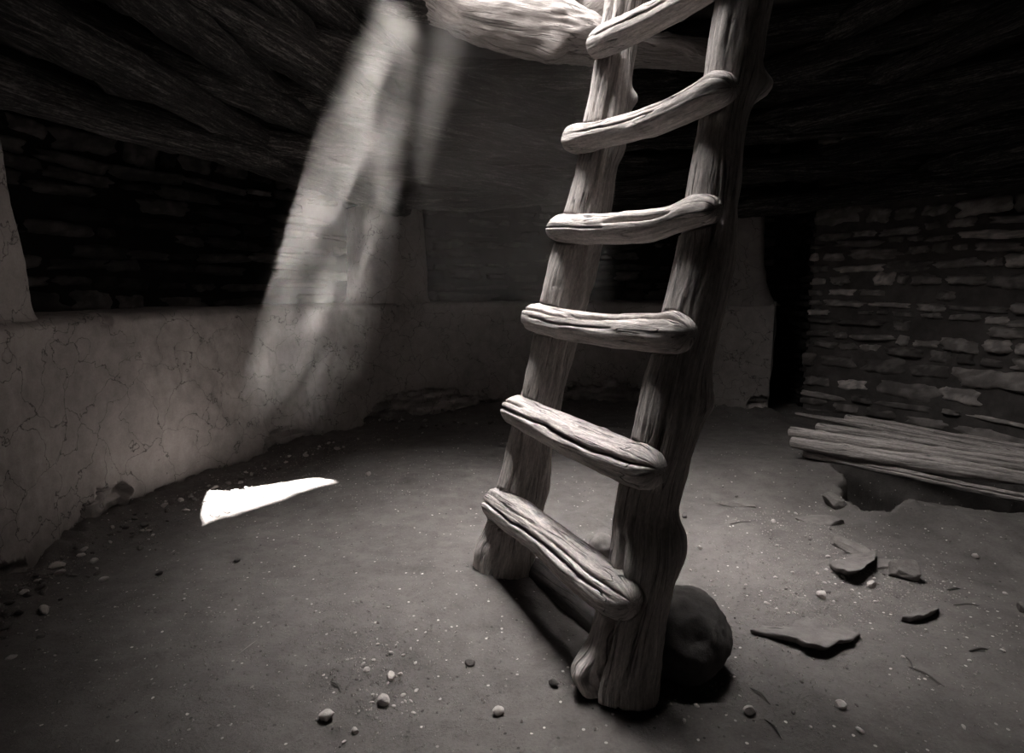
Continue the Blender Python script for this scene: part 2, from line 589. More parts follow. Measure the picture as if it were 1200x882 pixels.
def build_bench():
    n = 1500
    S = np.linspace(0, bench_s[-1], n)
    PX = np.interp(S, bench_s, bench_plan[:, 0])
    PY = np.interp(S, bench_s, bench_plan[:, 1])
    P = np.column_stack([PX, PY])
    T = np.gradient(P, axis=0); T /= np.linalg.norm(T, axis=1)[:, None]
    Nn = np.stack([T[:, 1], -T[:, 0]], 1)            # to find the inside
    ins = np.sign(np.median(np.sum(Nn * (CENTRE - P), axis=1)))
    Nn *= ins
    zs = np.concatenate([np.linspace(-0.12, 0.30, 46), np.linspace(0.30, BENCH_Z - 0.03, 36)[1:]])
    rows = []; tones = []
    for z in zs:
        q = np.column_stack([P, np.full(n, z)])
        d = 0.022 * fbm(q * 1.5, 3, 41) + 0.007 * fbm(q * 7, 3, 44) + 0.0025 * fbm(q * 30, 2, 47)
        e = np.full(n, -1.0)
        for (s0, z0, rs, rz) in ero:
            k = 1.0 - np.sqrt(((S - s0) / rs) ** 2 + ((z - z0) / rz) ** 2)
            e = np.maximum(e, k)
        e = e + 0.42 * fbm(q * np.array([9, 9, 13]), 4, 52) * (e > -0.6) * smooth(-0.2, 0.4, e + 0.2)
        m = smooth(0.10, 0.18, e)
        # exposed stone layers inside the broken patch
        lay = np.round((z + 0.02 * noise(q * 6, 61)) / 0.035)
        ql = np.column_stack([P * 8, lay])
        d = d - m * (0.040 + 0.020 * noise(ql, 63) + 0.006 * fbm(q * 35, 2, 64)) + 0.006 * smooth(0.02, 0.09, e) * (1 - m)
        rows.append(np.column_stack([P + Nn * d[:, None], np.full(n, z)]))
        tn = 1.0 + m * (0.0 + 0.6 * noise(ql * 1.3, 66)) + 0.10 * fbm(q * 2.2, 3, 68)
        tones.append(tn)
    # rounded lip and bench top
    base = rows[-1][:, :2]
    for (o_, dz) in [(0.006, 0.014), (0.016, 0.024), (0.035, 0.03), (0.08, 0.032), (0.3, 0.03), (0.62, 0.03)]:
        q = np.column_stack([base - Nn * o_, np.full(n, BENCH_Z - 0.03 + dz)])
        if o_ > 0:
            q[:, 2] += 0.008 * fbm(q * 6, 3, 81)
        rows.append(q); tones.append(np.full(n, 0.9))
    V = np.vstack(rows)
    o = mesh_object('wall_bench', V, grid_faces(n, len(rows)), M_PLASTER, attrs={'tone': np.concatenate(tones)}, kind='structure')
    return o


build_bench()


# ------------------------------------------------------------------ masonry
def masonry(name, plan, z0, z1, mat, seed, tone=(0.4, 1.5), courses=(0.035, 0.085), lens=(0.07, 0.26), lighter=0.15, prot=0.022, mortar=0.55, inside=CENTRE):
    rnd = random.Random(seed)
    S = plan_len(plan)
    total = S[-1]
    n = max(40, int(total / 0.02))
    SS = np.linspace(0, total, n)
    P = np.column_stack([np.interp(SS, S, plan[:, 0]), np.interp(SS, S, plan[:, 1])])
    T = np.gradient(P, axis=0); T /= np.linalg.norm(T, axis=1)[:, None]
    Nn = np.stack([T[:, 1], -T[:, 0]], 1)
    Nn *= np.sign(np.median(np.sum(Nn * (inside - P), axis=1)))

    def place(s, z, d):
        s = np.clip(s, 0, total)
        x = np.interp(s, SS, P[:, 0]); y = np.interp(s, SS, P[:, 1])
        nx = np.interp(s, SS, Nn[:, 0]); ny = np.interp(s, SS, Nn[:, 1])
        return np.column_stack([x + nx * d, y + ny * d, z])
    verts, faces, tones = [], [], []
    # mortar bed
    nz = int((z1 - z0) / 0.02) + 2
    zz = np.linspace(z0, z1, nz)
    G, H = np.meshgrid(SS, zz)
    g, h = G.ravel(), H.ravel()
    q = place(g, h, np.zeros_like(g))
    d = 0.010 * fbm(q * 9, 4, seed) + 0.02 * fbm(q * 1.5, 2, seed + 3)
    V = place(g, h, d)
    verts.append(V); faces += grid_faces(n, nz); tones.append(np.full(len(V), mortar) * (1 + 0.2 * fbm(q * 12, 2, seed + 5)))
    base = len(V)
    z = z0 + 0.01
    while z < z1 - 0.02:
        ch = rnd.uniform(*courses) * (1.35 if rnd.random() < 0.15 else 1)
        s = rnd.uniform(-0.1, 0)
        ph = rnd.uniform(0, 9)
        while s < total:
            ln = rnd.uniform(*lens) * rnd.choice([0.6, 1, 1, 1.3])
            hgt = ch * rnd.uniform(0.55, 1.05)
            cz = z + ch / 2 + 0.012 * math.sin(s * 3 + ph) + rnd.uniform(-.006, .006)
            cs = s + ln / 2
            if rnd.random() < 0.93:
                nu, nv = 13, 8
                a, b = np.meshgrid(np.linspace(-1, 1, nu), np.linspace(-1, 1, nv))
                a, b = a.ravel(), b.ravel()
                # round the corners irregularly
                th = np.arctan2(b, a)
                sd = rnd.randint(0, 10 ** 6)
                rr = np.column_stack([np.cos(th) * 1.3, np.sin(th) * 1.3, np.full(len(a), 0.37)])
                out = 1 + 0.27 * fbm(rr * 1.6, 3, sd)
                sup = np.power(np.power(np.abs(a), 5) + np.power(np.abs(b), 5) + 1e-9, 0.2)
                e = np.maximum(np.abs(a), np.abs(b))
                k = np.where(e > 1e-6, e / sup, 1)
                k = 1 + (k - 1) * e ** 2
                aa, bb = a * k * out, b * k * out
                pr = prot * rnd.uniform(0.2, 1.5)
                tiltv = rnd.uniform(-0.35, 0.35)
                tl = rnd.uniform(-0.08, 0.08)
                hs = cs + aa * (ln / 2 - 0.004) - bb * hgt * tl
                hz = cz + bb * (hgt / 2 - 0.003) + aa * ln * tl * 0.4
                prof = 1 - smooth(0.62, 1.0, e) * 1.25
                q = place(hs, hz, np.zeros_like(hs))
                dd = pr * prof * (1 + tiltv * bb) + 0.006 + 0.007 * fbm(q * 28, 3, sd % 97) * (e < 0.99) - 0.012 * (e > 0.99)
                V = place(hs, hz, dd)
                verts.append(V)
                faces += [tuple(i + base for i in f) for f in grid_faces(nu, nv)]
                t = rnd.uniform(*tone)
                if rnd.random() < lighter:  # a share of the stones is paler sandstone
                    t *= 1.6
                patch = smooth(0.0, 0.25, fbm(q * 22, 3, (sd + 5) % 97))
                tones.append(t * (0.75 + 0.5 * patch))
                base += len(V)
            s += ln + rnd.uniform(0.002, 0.018)
        z += ch
    return mesh_object(name, np.vstack(verts), faces, mat, attrs={'tone': np.concatenate(tones)}, kind='structure')


masonry('wall_right', right_plan, -0.25, 2.4, M_MASONRY, 11, tone=(0.45, 1.35), lighter=0.2, courses=(0.05, 0.11), lens=(0.10, 0.36), mortar=0.33, prot=0.026)
back_bench = offset_plan(bench_plan, 0.5)
masonry('wall_left', back_bench, BENCH_Z - 0.05, 2.4, M_MASONRY_DARK, 23, tone=(0.4, 2.2), courses=(0.06, 0.13), lens=(0.16, 0.42), mortar=0.25)


def plain_wall(name, plan, z0, z1, mat, seed, tone=0.9):
    S = plan_len(plan); n = max(30, int(S[-1] / 0.03)); SS = np.linspace(0, S[-1], n)
    P = np.column_stack([np.interp(SS, S, plan[:, 0]), np.interp(SS, S, plan[:, 1])])
    zz = np.linspace(z0, z1, int((z1 - z0) / 0.03) + 2)
    T = np.gradient(P, axis=0); T /= np.linalg.norm(T, axis=1)[:, None] + 1e-9
    Nn = np.stack([T[:, 1], -T[:, 0]], 1)
    rows = []
    for z in zz:
        q = np.column_stack([P, np.full(n, z)])
        d = 0.02 * fbm(q * 1.5, 3, seed) + 0.006 * fbm(q * 8, 3, seed + 1)
        rows.append(np.column_stack([P + Nn * d[:, None], np.full(n, z)]))
    V = np.vstack(rows)
    return mesh_object(name, V, grid_faces(n, len(rows)), mat, attrs={'tone': np.full(len(V), tone)}, kind='structure')


plain_wall('wall_back', back_plan, -0.1, 2.4, M_PLASTER, 91)
# end of the bench at the recess: plastered return running back to the masonry
e0 = bench_plan[-1]
ret = catmull([[*e0, 0], [*(e0 + np.array([0.03, 0.10])), 0], [*(e0 + np.array([0.10, 0.32])), 0], [*(e0 + np.array([0.16, 0.75])), 0]], 40)[:, :2]
plain_wall('wall_bench_end', ret, -0.1, BENCH_Z + 0.01, M_PLASTER, 95, 0.8)
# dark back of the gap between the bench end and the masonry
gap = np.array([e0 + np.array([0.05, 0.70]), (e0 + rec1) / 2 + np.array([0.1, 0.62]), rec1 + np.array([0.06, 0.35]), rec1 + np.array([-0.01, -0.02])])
masonry('wall_recess', catmull([[*g, 0] for g in gap], 30)[:, :2], -0.1, 2.4, M_MASONRY_DARK, 29, tone=(0.4, 1.2))


# ------------------------------------------------------------------ pilasters
def pilaster(name, s_mid, w_bot, w_top, z0, z1, depth, seed, front=0.0, label=None, tone=1.0, slant=0.0):
    """plastered block standing on the bench, flush with the bench face"""
    c = np.array([np.interp(s_mid, bench_s, bench_plan[:, 0]), np.interp(s_mid, bench_s, bench_plan[:, 1])])
    c2 = np.array([np.interp(s_mid + 0.05, bench_s, bench_plan[:, 0]), np.interp(s_mid + 0.05, bench_s, bench_plan[:, 1])])
    t = (c2 - c); t /= np.linalg.norm(t)
    nn = np.array([t[1], -t[0]])
    if np.dot(nn, CENTRE - c) < 0:
        nn = -nn
    m = 96
    th = np.linspace(0, 2 * math.pi, m, endpoint=False)
    e = 5.0
    cx = np.sign(np.cos(th)) * np.abs(np.cos(th)) ** (2 / e)
    cy = np.sign(np.sin(th)) * np.abs(np.sin(th)) ** (2 / e)
    rows = []
    zs = np.linspace(z0, z1, 60)
    for z in zs:
        k = (z - z0) / (z1 - z0)
        w = w_top + (w_bot - w_top) * (1 - k) ** 2.2
        flare = 0.06 * math.exp(-(z - z0) / 0.03)
        off = slant * k
        X = cx * (w / 2 + flare) + off
        Yv = (cy - 1) * depth / 2 + front - 0.012
        p = c[None, :] + X[:, None] * t[None, :] + Yv[:, None] * nn[None, :]
        q = np.column_stack([p, np.full(m, z)])
        d = 0.010 * fbm(q * 4, 3, seed) + 0.003 * fbm(q * 18, 2, seed + 2)
        rad = np.column_stack([cx, cy]); rad /= np.linalg.norm(rad, axis=1)[:, None]
        p = p + d[:, None] * (rad[:, :1] * t[None, :] + rad[:, 1:] * nn[None, :])
        rows.append(np.column_stack([p, np.full(m, z)]))
    V = np.vstack(rows)
    F = grid_faces(m, len(rows), wrap=True)
    F.append(tuple(range((len(rows) - 1) * m, len(rows) * m)))
    return mesh_object(name, V, F, M_PLASTER, attrs={'tone': np.full(len(V), tone)}, kind='structure')


def s_at(px, py=420):
    return wall_coord(px, py)[0]


s_left = s_at(-60); s_mid = s_at(472); s_right = s_at(868)
P_TOP = 1.45
pilaster('wall_pilaster_left', s_at(24), 0.34, 0.16, BENCH_Z - 0.02, P_TOP, 0.46, 101)
pilaster('wall_pilaster_back', s_mid, 0.50, 0.46, BENCH_Z - 0.02, P_TOP, 0.46, 103)
pilaster('wall_pilaster_right', s_at(862), 0.46, 0.28, BENCH_Z - 0.02, P_TOP, 0.46, 105, tone=0.7)


# ------------------------------------------------------------------ logs
def log_mesh(ctrl, radii, seed, nring=40, step=0.012, rough=0.05, ridges=0.03, knots=(), cracks=(), flat=1.0, endround=0.5, notch=None, lump=0.0, hollow=True):
    """a gnarled log along control points; every vertex carries its place in the grain.
    knots: (v 0..1, angle, radius m, height m); cracks: (v0, v1, angle, width rad, depth m)"""
    ctrl = np.asarray(ctrl, float)
    L = np.sum(np.linalg.norm(np.diff(ctrl, axis=0), axis=1))
    n = max(8, int(L / step))
    rows = np.column_stack([ctrl, radii])
    R = catmull(rows, n)
    P, r = R[:, :3], R[:, 3]
    seg = np.concatenate([[0], np.cumsum(np.linalg.norm(np.diff(P, axis=0), axis=1))])
    L = seg[-1]
    T = np.gradient(P, axis=0); T /= np.linalg.norm(T, axis=1)[:, None]
    up = np.array([0, 0, 1.0]) if abs(T[0][2]) < 0.8 else np.array([0, -1.0, 0])
    th = np.linspace(0, 2 * math.pi, nring, endpoint=False)
    rng = np.random.RandomState(seed)
    # end profile: worn rounded ends, added as extra rings
    V, Gr = [], []
    for j in range(n):
        t = T[j]
        x = np.cross(t, up); x /= np.linalg.norm(x)
        y = np.cross(x, t)
        v = seg[j]
        cs, sn = np.cos(th), np.sin(th)
        g = np.column_stack([cs * r[j], sn * r[j], np.full(nring, v)])
        gg = g + seed * 3.7
        rad = np.full(nring, r[j])
        rad = rad * (1 + rough * 1.6 * fbm(gg * np.array([6, 6, 3.0]), 3, seed) + lump * fbm(gg * np.array([14, 14, 9.0]), 3, seed + 9))
        tw = gg.copy(); tw[:, 2] *= 0.10
        rad = rad + r[j] * ridges * (1 - np.abs(fbm(tw * 42, 3, seed + 4))) + r[j] * ridges * 0.5 * fbm(tw * 110, 2, seed + 6)
        for (kv, ka, kr, kh) in knots:
            dv = (v - kv * L) / kr
            da = (np.angle(np.exp(1j * (th - ka))) * r[j]) / kr
            d2 = dv * dv + da * da
            rad = rad + kh * np.exp(-d2) - 0.25 * kh * np.exp(-d2 * 14)
        for (c0, c1, ca, cw, cd) in cracks:
            if c0 * L <= v <= c1 * L:
                k = (v - c0 * L) / ((c1 - c0) * L)
                amp = math.sin(math.pi * min(max(k, 0.0), 1.0)) ** 0.5 if 0 < k < 1 else 0
                if c0 <= 0.001 and k < 0.5:
                    amp = 1.0
                if c1 >= 0.999 and k > 0.5:
                    amp = 1.0
                wob = ca + 0.13 * float(noise(np.array([v * 9, seed, 1.5]), seed + 2)) + 0.035 * float(noise(np.array([v * 35, seed, 4.5]), seed + 3))
                da = np.angle(np.exp(1j * (th - wob)))
                rad = rad - cd * amp * np.exp(-(da / cw) ** 2)
        # worn ends
        er = endround * r[j]
        de = min(v, L - v)
        if er > 0 and de < er:
            k = 1 - de / er
            rad = rad * (0.35 + 0.65 * math.sqrt(max(0.0, 1 - k * k * 0.95)))
        flatv = sn * flat
        pts = P[j] + np.outer(cs * rad, x) + np.outer(flatv * rad, y)
        V.append(pts); Gr.append(g)
    V = np.vstack(V); Gr = np.vstack(Gr)
    F = grid_faces(nring, n, wrap=True, flip=False)
    # end caps with a centre vertex
    for (row, sgn) in ((0, -1), (n - 1, 1)):
        c = V[row * nring:(row + 1) * nring].mean(axis=0) + T[row] * sgn * 0.004
        idx = len(V)
        V = np.vstack([V, c]); Gr = np.vstack([Gr, [0, 0, seg[row]]])
        for i in range(nring):
            a, b = row * nring + i, row * nring + (i + 1) % nring
            F.append((idx, b, a) if sgn < 0 else (idx, a, b))
    if notch is not None:
        V = notch(V)
    return V, F, Gr


def make_log(name, ctrl, radii, seed, mat, parent=None, **kw):
    V, F, G = log_mesh(ctrl, radii, seed, **kw)
    o = mesh_object(name, V, F, mat, parent, attrs={'grain': G})
    # clean outward normals
    bm = bmesh.new(); bm.from_mesh(o.data); bmesh.ops.recalc_face_normals(bm, faces=bm.faces); bm.to_mesh(o.data); bm.free()
    return o


# cribbed roof: tiers of logs stepping inwards from the pilasters up to the hatch
def plan_at(s, off=0.0):
    p = np.array([np.interp(s, bench_s, bench_plan[:, 0]), np.interp(s, bench_s, bench_plan[:, 1])])
    return p


pl_pts = [plan_at(s_at(-75)), plan_at(s_mid), plan_at(s_at(862)), np.array([2.95, 2.55]), np.array([2.5, 0.1]), np.array([0.9, -1.0]), np.array([-1.05, -0.4])]
pl_pts = np.array(pl_pts)
side_words = ['above the left bench', 'above the back bench', 'above the right pilaster and the recess', 'above the right masonry wall', 'behind the viewer on the right', 'behind the viewer', 'behind the viewer on the left']
rr = random.Random(5)
NT = 8
tier_words = ['lowest', 'second lowest', 'third lowest', 'fourth lowest', 'fourth highest', 'third highest', 'second highest', 'highest']
hcent = hc
for k in range(NT):
    f = k / (NT - 0.2)
    tgt = hcent
    poly = []
    m = len(pl_pts)
    if k % 2 == 0:
        src = [pl_pts[i] for i in range(m)]
    else:
        src = [pl_pts[i] * 0.5 + pl_pts[(i + 1) % m] * 0.5 for i in range(m)]
        src = [hcent + (p - hcent) * 1.06 for p in src]
    z = P_TOP + 0.02 + k * 0.094
    sc = 1.0 - 0.42 * f ** 1.1
    poly = [tgt + (p - tgt) * sc for p in src]
    for i in range(m):
        a, b = poly[i], poly[(i + 1) % m]
        if i in (4, 5) and k > 3:
            pass
        d = (b - a); L = np.linalg.norm(d); d = d / L
        a2, b2 = a - d * 0.16, b + d * 0.16
        r0 = rr.uniform(0.055, 0.082)
        mid = (a2 + b2) / 2 + np.array([-d[1], d[0]]) * rr.uniform(-0.05, 0.05)
        q1 = a2 * .75 + b2 * .25 + np.array([-d[1], d[0]]) * rr.uniform(-0.03, 0.03)
        zz = z + (i % 2) * 0.03
        ctrl = [[*a2, zz + rr.uniform(-.02, .02)], [*q1, zz + rr.uniform(-.02, .02)], [*mid, zz + rr.uniform(-.025, .025)], [*b2, zz + rr.uniform(-.02, .02)]]
        near = i in (0, 1, 2, 6)
        kn = [(rr.random(), rr.uniform(3.3, 6.1), rr.uniform(0.03, 0.06), rr.uniform(0.01, 0.03)) for _ in range(4)] if near else ()
        o = make_log('roof_log', ctrl, [r0 * rr.uniform(.85, 1.15), r0, r0 * 1.05, r0 * rr.uniform(.8, 1.0)], 200 + k * 10 + i, M_SMOKED,
                     step=0.02 if near else 0.05, nring=40 if near else 16, rough=0.09, ridges=0.10, knots=kn, lump=0.06)
        recentre(o, ((a + b) / 2).tolist() + [z])
        tag(o, 'soot-dark roof log %s, %s of the stepped tiers' % (side_words[i], tier_words[k]), 'log', 'stepped logs of the cribbed roof')

# logs that frame the hatch
HZ = HATCH_Z


def hpt(u, w, z=HZ):
    p = HATCH_BL + HU * u - HW * w
    return [p[0], p[1], z]


hatch_group = 'logs framing the roof hatch'
o = make_log('hatch_log', [at_y(380, -48, 2.74).tolist(), at_y(450, -22, 2.80).tolist(), at_y(520, 2, 2.86).tolist(), at_y(600, 27, 2.74).tolist(), at_y(660, 38, 2.76).tolist(), at_y(740, 56, 2.90).tolist(), at_y(850, 66, 3.1).tolist()],
             [0.10, 0.10, 0.105, 0.115, 0.11, 0.075, 0.07], 301, M_HATCHLOG, step=0.008, nring=80, rough=0.08, ridges=0.06, lump=0.07,
             knots=((0.52, 5.2, 0.045, 0.05), (0.40, 1.2, 0.05, 0.03), (0.22, 0.6, 0.05, 0.02), (0.72, 4.9, 0.04, 0.02)))
tag(o, 'thick gnarled hatch log behind the ladder, its top bleached white by daylight', 'log', hatch_group)
o = make_log('hatch_log', [at_y(722, 44, 2.78).tolist(), at_y(760, 50, 2.84).tolist(), at_y(795, 52, 2.9).tolist(), at_y(835, 70, 2.98).tolist()],
             [0.03, 0.034, 0.03, 0.022], 303, M_HATCHLOG, step=0.006, nring=40, rough=0.12, ridges=0.12, lump=0.1,
             knots=((0.5, 1.8, 0.02, 0.012), (0.75, 5, 0.02, 0.012)))
tag(o, 'thin crooked branch seen between the two ladder poles under the hatch', 'branch', hatch_group)
for (a, b, r, sd, lb) in [
        (hpt(-0.12, -0.45), hpt(-0.12, HATCH_WID + 0.5), 0.09, 305, 'hatch log along the left edge of the roof opening'),
        (hpt(-0.7, HATCH_WID + 0.11), hpt(HATCH_LEN + 0.8, HATCH_WID + 0.11), 0.09, 307, 'hatch log along the near edge of the roof opening'),
        (hpt(HATCH_LEN + 0.11, -0.5, HZ + 0.02), hpt(HATCH_LEN + 0.11, HATCH_WID + 0.5, HZ + 0.02), 0.10, 309, 'hatch log the top of the ladder leans on'),
        (hpt(-0.7, -0.2, HZ + 0.12), hpt(HATCH_LEN + 0.8, -0.2, HZ + 0.12), 0.075, 311, 'upper hatch log lying behind the bleached one')]:
    a, b = np.array(a), np.array(b)
    o = make_log('hatch_log', [a, a * .6 + b * .4 + [0, 0, 0.01], b], [r, r * 1.05, r * 0.9], sd, M_HATCHLOG, step=0.02, nring=36, rough=0.08, ridges=0.08)
    tag(o, lb, 'log', hatch_group)


# roof of packed earth with the hatch opening in it, and its raised curb outside
def build_ceiling():
    us = np.array([-9.0, -2.0, -0.6, 0.0, HATCH_LEN, HATCH_LEN + .6, 3.0, 9.0])
    ws = np.array([-9.0, -2.0, -0.6, 0.0, HATCH_WID, HATCH_WID + .6, 3.0, 9.0])
    V, F = [], []
    zl, zu = HATCH_Z + 0.09, HATCH_Z + 0.32
    for z in (zl, zu):
        for w in ws:
            for u in us:
                V.append(hpt(u, w, z))
    nu, nw = len(us), len(ws)
    for lay in (0, 1):
        for j in range(nw - 1):
            for i in range(nu - 1):
                if us[i] == 0.0 and ws[j] == 0.0:
                    continue
                a = lay * nu * nw + j * nu + i
                F.append((a, a + 1, a + nu + 1, a + nu))
    i0, j0 = list(us).index(0.0), list(ws).index(0.0)
    c = [j0 * nu + i0, j0 * nu + i0 + 1, (j0 + 1) * nu + i0 + 1, (j0 + 1) * nu + i0]
    for q in range(4):
        a, b = c[q], c[(q + 1) % 4]
        F.append((a, b, b + nu * nw, a + nu * nw))
    per = [(0, 0), (nu - 1, 0), (nu - 1, nw - 1), (0, nw - 1)]
    ids = [j * nu + i for (i, j) in per]
    for q in range(4):
        a, b = ids[q], ids[(q + 1) % 4]
        F.append((a, b, b + nu * nw, a + nu * nw))
    mesh_object('ceiling', V, F, M_ROOFDIRT, shade=False, kind='structure')


build_ceiling()
# the earth the room is dug into
_x0, _x1, _y0, _y1, _z0, _z1 = -3.4, 4.6, -2.4, 7.0, -0.5, HATCH_Z + 0.2
mesh_object('wall_earth', [(_x0, _y0, _z0), (_x1, _y0, _z0), (_x1, _y1, _z0), (_x0, _y1, _z0), (_x0, _y0, _z1), (_x1, _y0, _z1), (_x1, _y1, _z1), (_x0, _y1, _z1)],
            [(0, 1, 5, 4), (1, 2, 6, 5), (2, 3, 7, 6), (3, 0, 4, 7), (0, 3, 2, 1)], M_ROOFDIRT, shade=False, kind='structure')


# unseen overhang, added to keep all but a sliver of sun off the hatch
def build_sun_blocker():
    # the edge of its shadow on the hatch plane runs through these two points
    q1 = HATCH_BL - HW * 0.70
    q2 = HATCH_BL + HU * 1.25 - HW * 0.13
    e1 = q1 + (q1 - q2) * 3.0
    e2 = q2 + (q2 - q1) * 2.5
    H = 3.2
    sh = SUN_SHIFT[:2] / SUN_SHIFT[2] * H
    a = np.array([*(e1 + sh), HATCH_Z + H]); b = np.array([*(e2 + sh), HATCH_Z + H])
    d = (b - a)[:2]; d /= np.linalg.norm(d)
    side = np.array([d[1], -d[0]])            # towards the sun side
    if np.dot(side, np.array([1, -0.5])) < 0:
        side = -side
    n, mrows = 90, 46
    V = []
    # profile of the overhang: from the brow back into the blocker and down to the ground
    prof = [(0.0, 0.0), (0.15, 0.9), (0.9, 3.4), (3.0, 6.0), (9.0, 7.0)]
    under = [(0.0, 0.0), (0.8, -0.2), (2.2, -0.6), (3.4, -1.4), (4.0, -2.2), (4.3, -2.8)]
    path = list(reversed(under)) + prof[1:]
    path = catmull([[x, y, 0] for x, y in path], mrows)[:, :2]
    for (o_, zz) in path:
        for t in np.linspace(-0.6, 1.6, n):
            p = a[:2] + (b - a)[:2] * t + side * o_
            V.append([p[0], p[1], a[2] + zz])
    V = np.array(V)
    dz = fbm(V * 0.5, 4, 801)
    edge = np.abs(np.repeat(path[:, 0], n))
    k = smooth(0.0, 1.2, edge)
    V[:, :2] += side[None, :] * (dz * 0.35 * (0.05 + 0.95 * k))[:, None]
    V[:, 2] += 0.15 * k * fbm(V * 0.9, 3, 805)
    mesh_object('wall_sun_blocker', V, grid_faces(n, mrows), M_BLOCKER, kind='structure')


build_sun_blocker()

# ------------------------------------------------------------------ the ladder
footR = at_z(722, 812)
footL = at_z(592, 668)
ab = (footL - footR)[:2]; ab /= np.linalg.norm(ab)
perp = np.array([ab[1], -ab[0]])                  # to the right, the way the ladder leans
if perp[0] < 0:
    perp = -perp


def lean_of(foot, px, py):
    d = ray(px, py)
    # foot + perp*a + z = t*d (xy)
    A = np.array([[d[0], -perp[0]], [d[1], -perp[1]]])
    t, a = np.linalg.solve(A, foot[:2])
    return a / (CAM_H + t * d[2])


lean = (lean_of(footR, 872, 0) + lean_of(footL, 732, 0)) / 2
upv = np.array([perp[0] * lean, perp[1] * lean, 1.0]); upv /= np.linalg.norm(upv)
abv = np.array([ab[0], ab[1], 0.0])
nrm = np.cross(upv, abv); nrm /= np.linalg.norm(nrm)
if nrm[0] > 0:
    nrm = -nrm                                     # towards the climber's (left) side
print('ladder lean', lean, 'perp', perp, 'width', np.linalg.norm(footL - footR))


def pole_ctrl(rows):
    P, R = [], []
    for (y, x, w) in rows:
        p = at_plane(x, y, footR, nrm)
        P.append(p); R.append(w / 2 / F_PX * depth_of(p))
    return np.array(P), R


left_rows = [(668, 592, 64), (640, 598, 60), (610, 603, 56), (550, 616, 53), (507, 624, 49), (457, 637, 51), (407, 649, 50), (323, 669, 54),
             (250, 687, 52), (200, 697, 50), (133, 711, 51), (60, 722, 46), (0, 732, 43)]
right_rows = [(812, 724, 84), (780, 727, 84), (720, 739, 80), (653, 753, 76), (590, 758, 70), (507, 780, 73), (440, 794, 71), (323, 821, 67),
              (230, 836, 58), (150, 847, 54), (85, 858, 59), (0, 872, 60)]
PL, RL = pole_ctrl(left_rows)
PR, RR = pole_ctrl(right_rows)


def extend(P, R, total=2.75):
    d = (P[-1] - P[-3]); d /= np.linalg.norm(d)
    P = list(P); R = list(R)
    while P[-1][2] < total:
        P.append(P[-1] + d * 0.3); R.append(R[-1] * 0.97)
    # let the foot stand slightly in the earth
    d0 = P[0] - P[1]; d0 /= np.linalg.norm(d0)
    z = fz(P[0][0], P[0][1])
    return np.array(P), R


PL, RL = extend(PL, RL)
PR, RR = extend(PR, RR)
ladder = bpy.data.objects.new('ladder', None)
C.objects.link(ladder)
base = (footL + footR) / 2
ladder.location = (float(base[0]), float(base[1]), 0.0)
ladder.empty_display_size = 0.1
tag(ladder, 'weathered wooden pole ladder with crooked notched rungs rising through the roof hatch', 'ladder')

# rungs: (list of (px, py, half thickness px), offset towards the climber in m)
rung_px = [
    [(577, 590, 17), (588, 594, 20), (620, 616, 21), (660, 647, 23), (700, 680, 25), (726, 698, 25), (742, 708, 18)],
    [(598, 479, 14), (612, 484, 17), (640, 497, 19), (673, 514, 22), (715, 532, 24), (748, 545, 24), (772, 550, 18)],
    [(622, 371, 14), (634, 374, 17), (670, 381, 18), (707, 386, 20), (750, 389, 22), (790, 391, 23), (809, 389, 17)],
    [(648, 267, 12), (660, 268, 16), (700, 269, 16), (740, 267, 18), (775, 262, 18), (810, 251, 17), (840, 246, 14)],
    [(667, 162, 13), (680, 162, 16), (712, 156, 15), (740, 149, 15), (773, 139, 16), (807, 124, 17), (840, 108, 18), (859, 103, 14)],
    [(696, 55, 12), (706, 50, 15), (740, 33, 15), (773, 17, 15), (812, -4, 15), (860, -32, 15)],
    [(712, -58, 13), (760, -88, 15), (820, -122, 16), (890, -160, 16)],
]
rung_data = []
for i, rp in enumerate(rung_px):
    P, R = [], []
    off = 0.062 if i < 6 else 0.055
    for (x, y, h) in rp:
        p = at_plane(x, y, footR + nrm * off, nrm)
        P.append(p); R.append(h / F_PX * depth_of(p))
    rung_data.append((np.array(P), R))


def cut_notches(V):
    """press saddle notches into a pole where the rungs sit"""
    V = V.copy()
    for (P, R) in rung_data:
        P = np.asarray(P)
        for a, b, ra, rb in zip(P[:-1], P[1:], R[:-1], R[1:]):
            e = b - a
            t = np.clip(((V - a) @ e) / (e @ e), 0, 1)
            q = a + t[:, None] * e
            rad = ra + (rb - ra) * t + 0.004
            dvec = V - q
            # remove the rung-axis component
            u = e / np.linalg.norm(e)
            perp_v = dvec - (dvec @ u)[:, None] * u
            al = perp_v @ nrm
            lat = perp_v - al[:, None] * nrm
            ll = np.linalg.norm(lat, axis=1)
            inside = (ll < rad) & ((t > 0) & (t < 1))
            target = -np.sqrt(np.clip(rad ** 2 - ll ** 2, 0, None))
            mv = inside & (al > target)
            V[mv] += nrm[None, :] * (target - al)[mv][:, None]
    return V


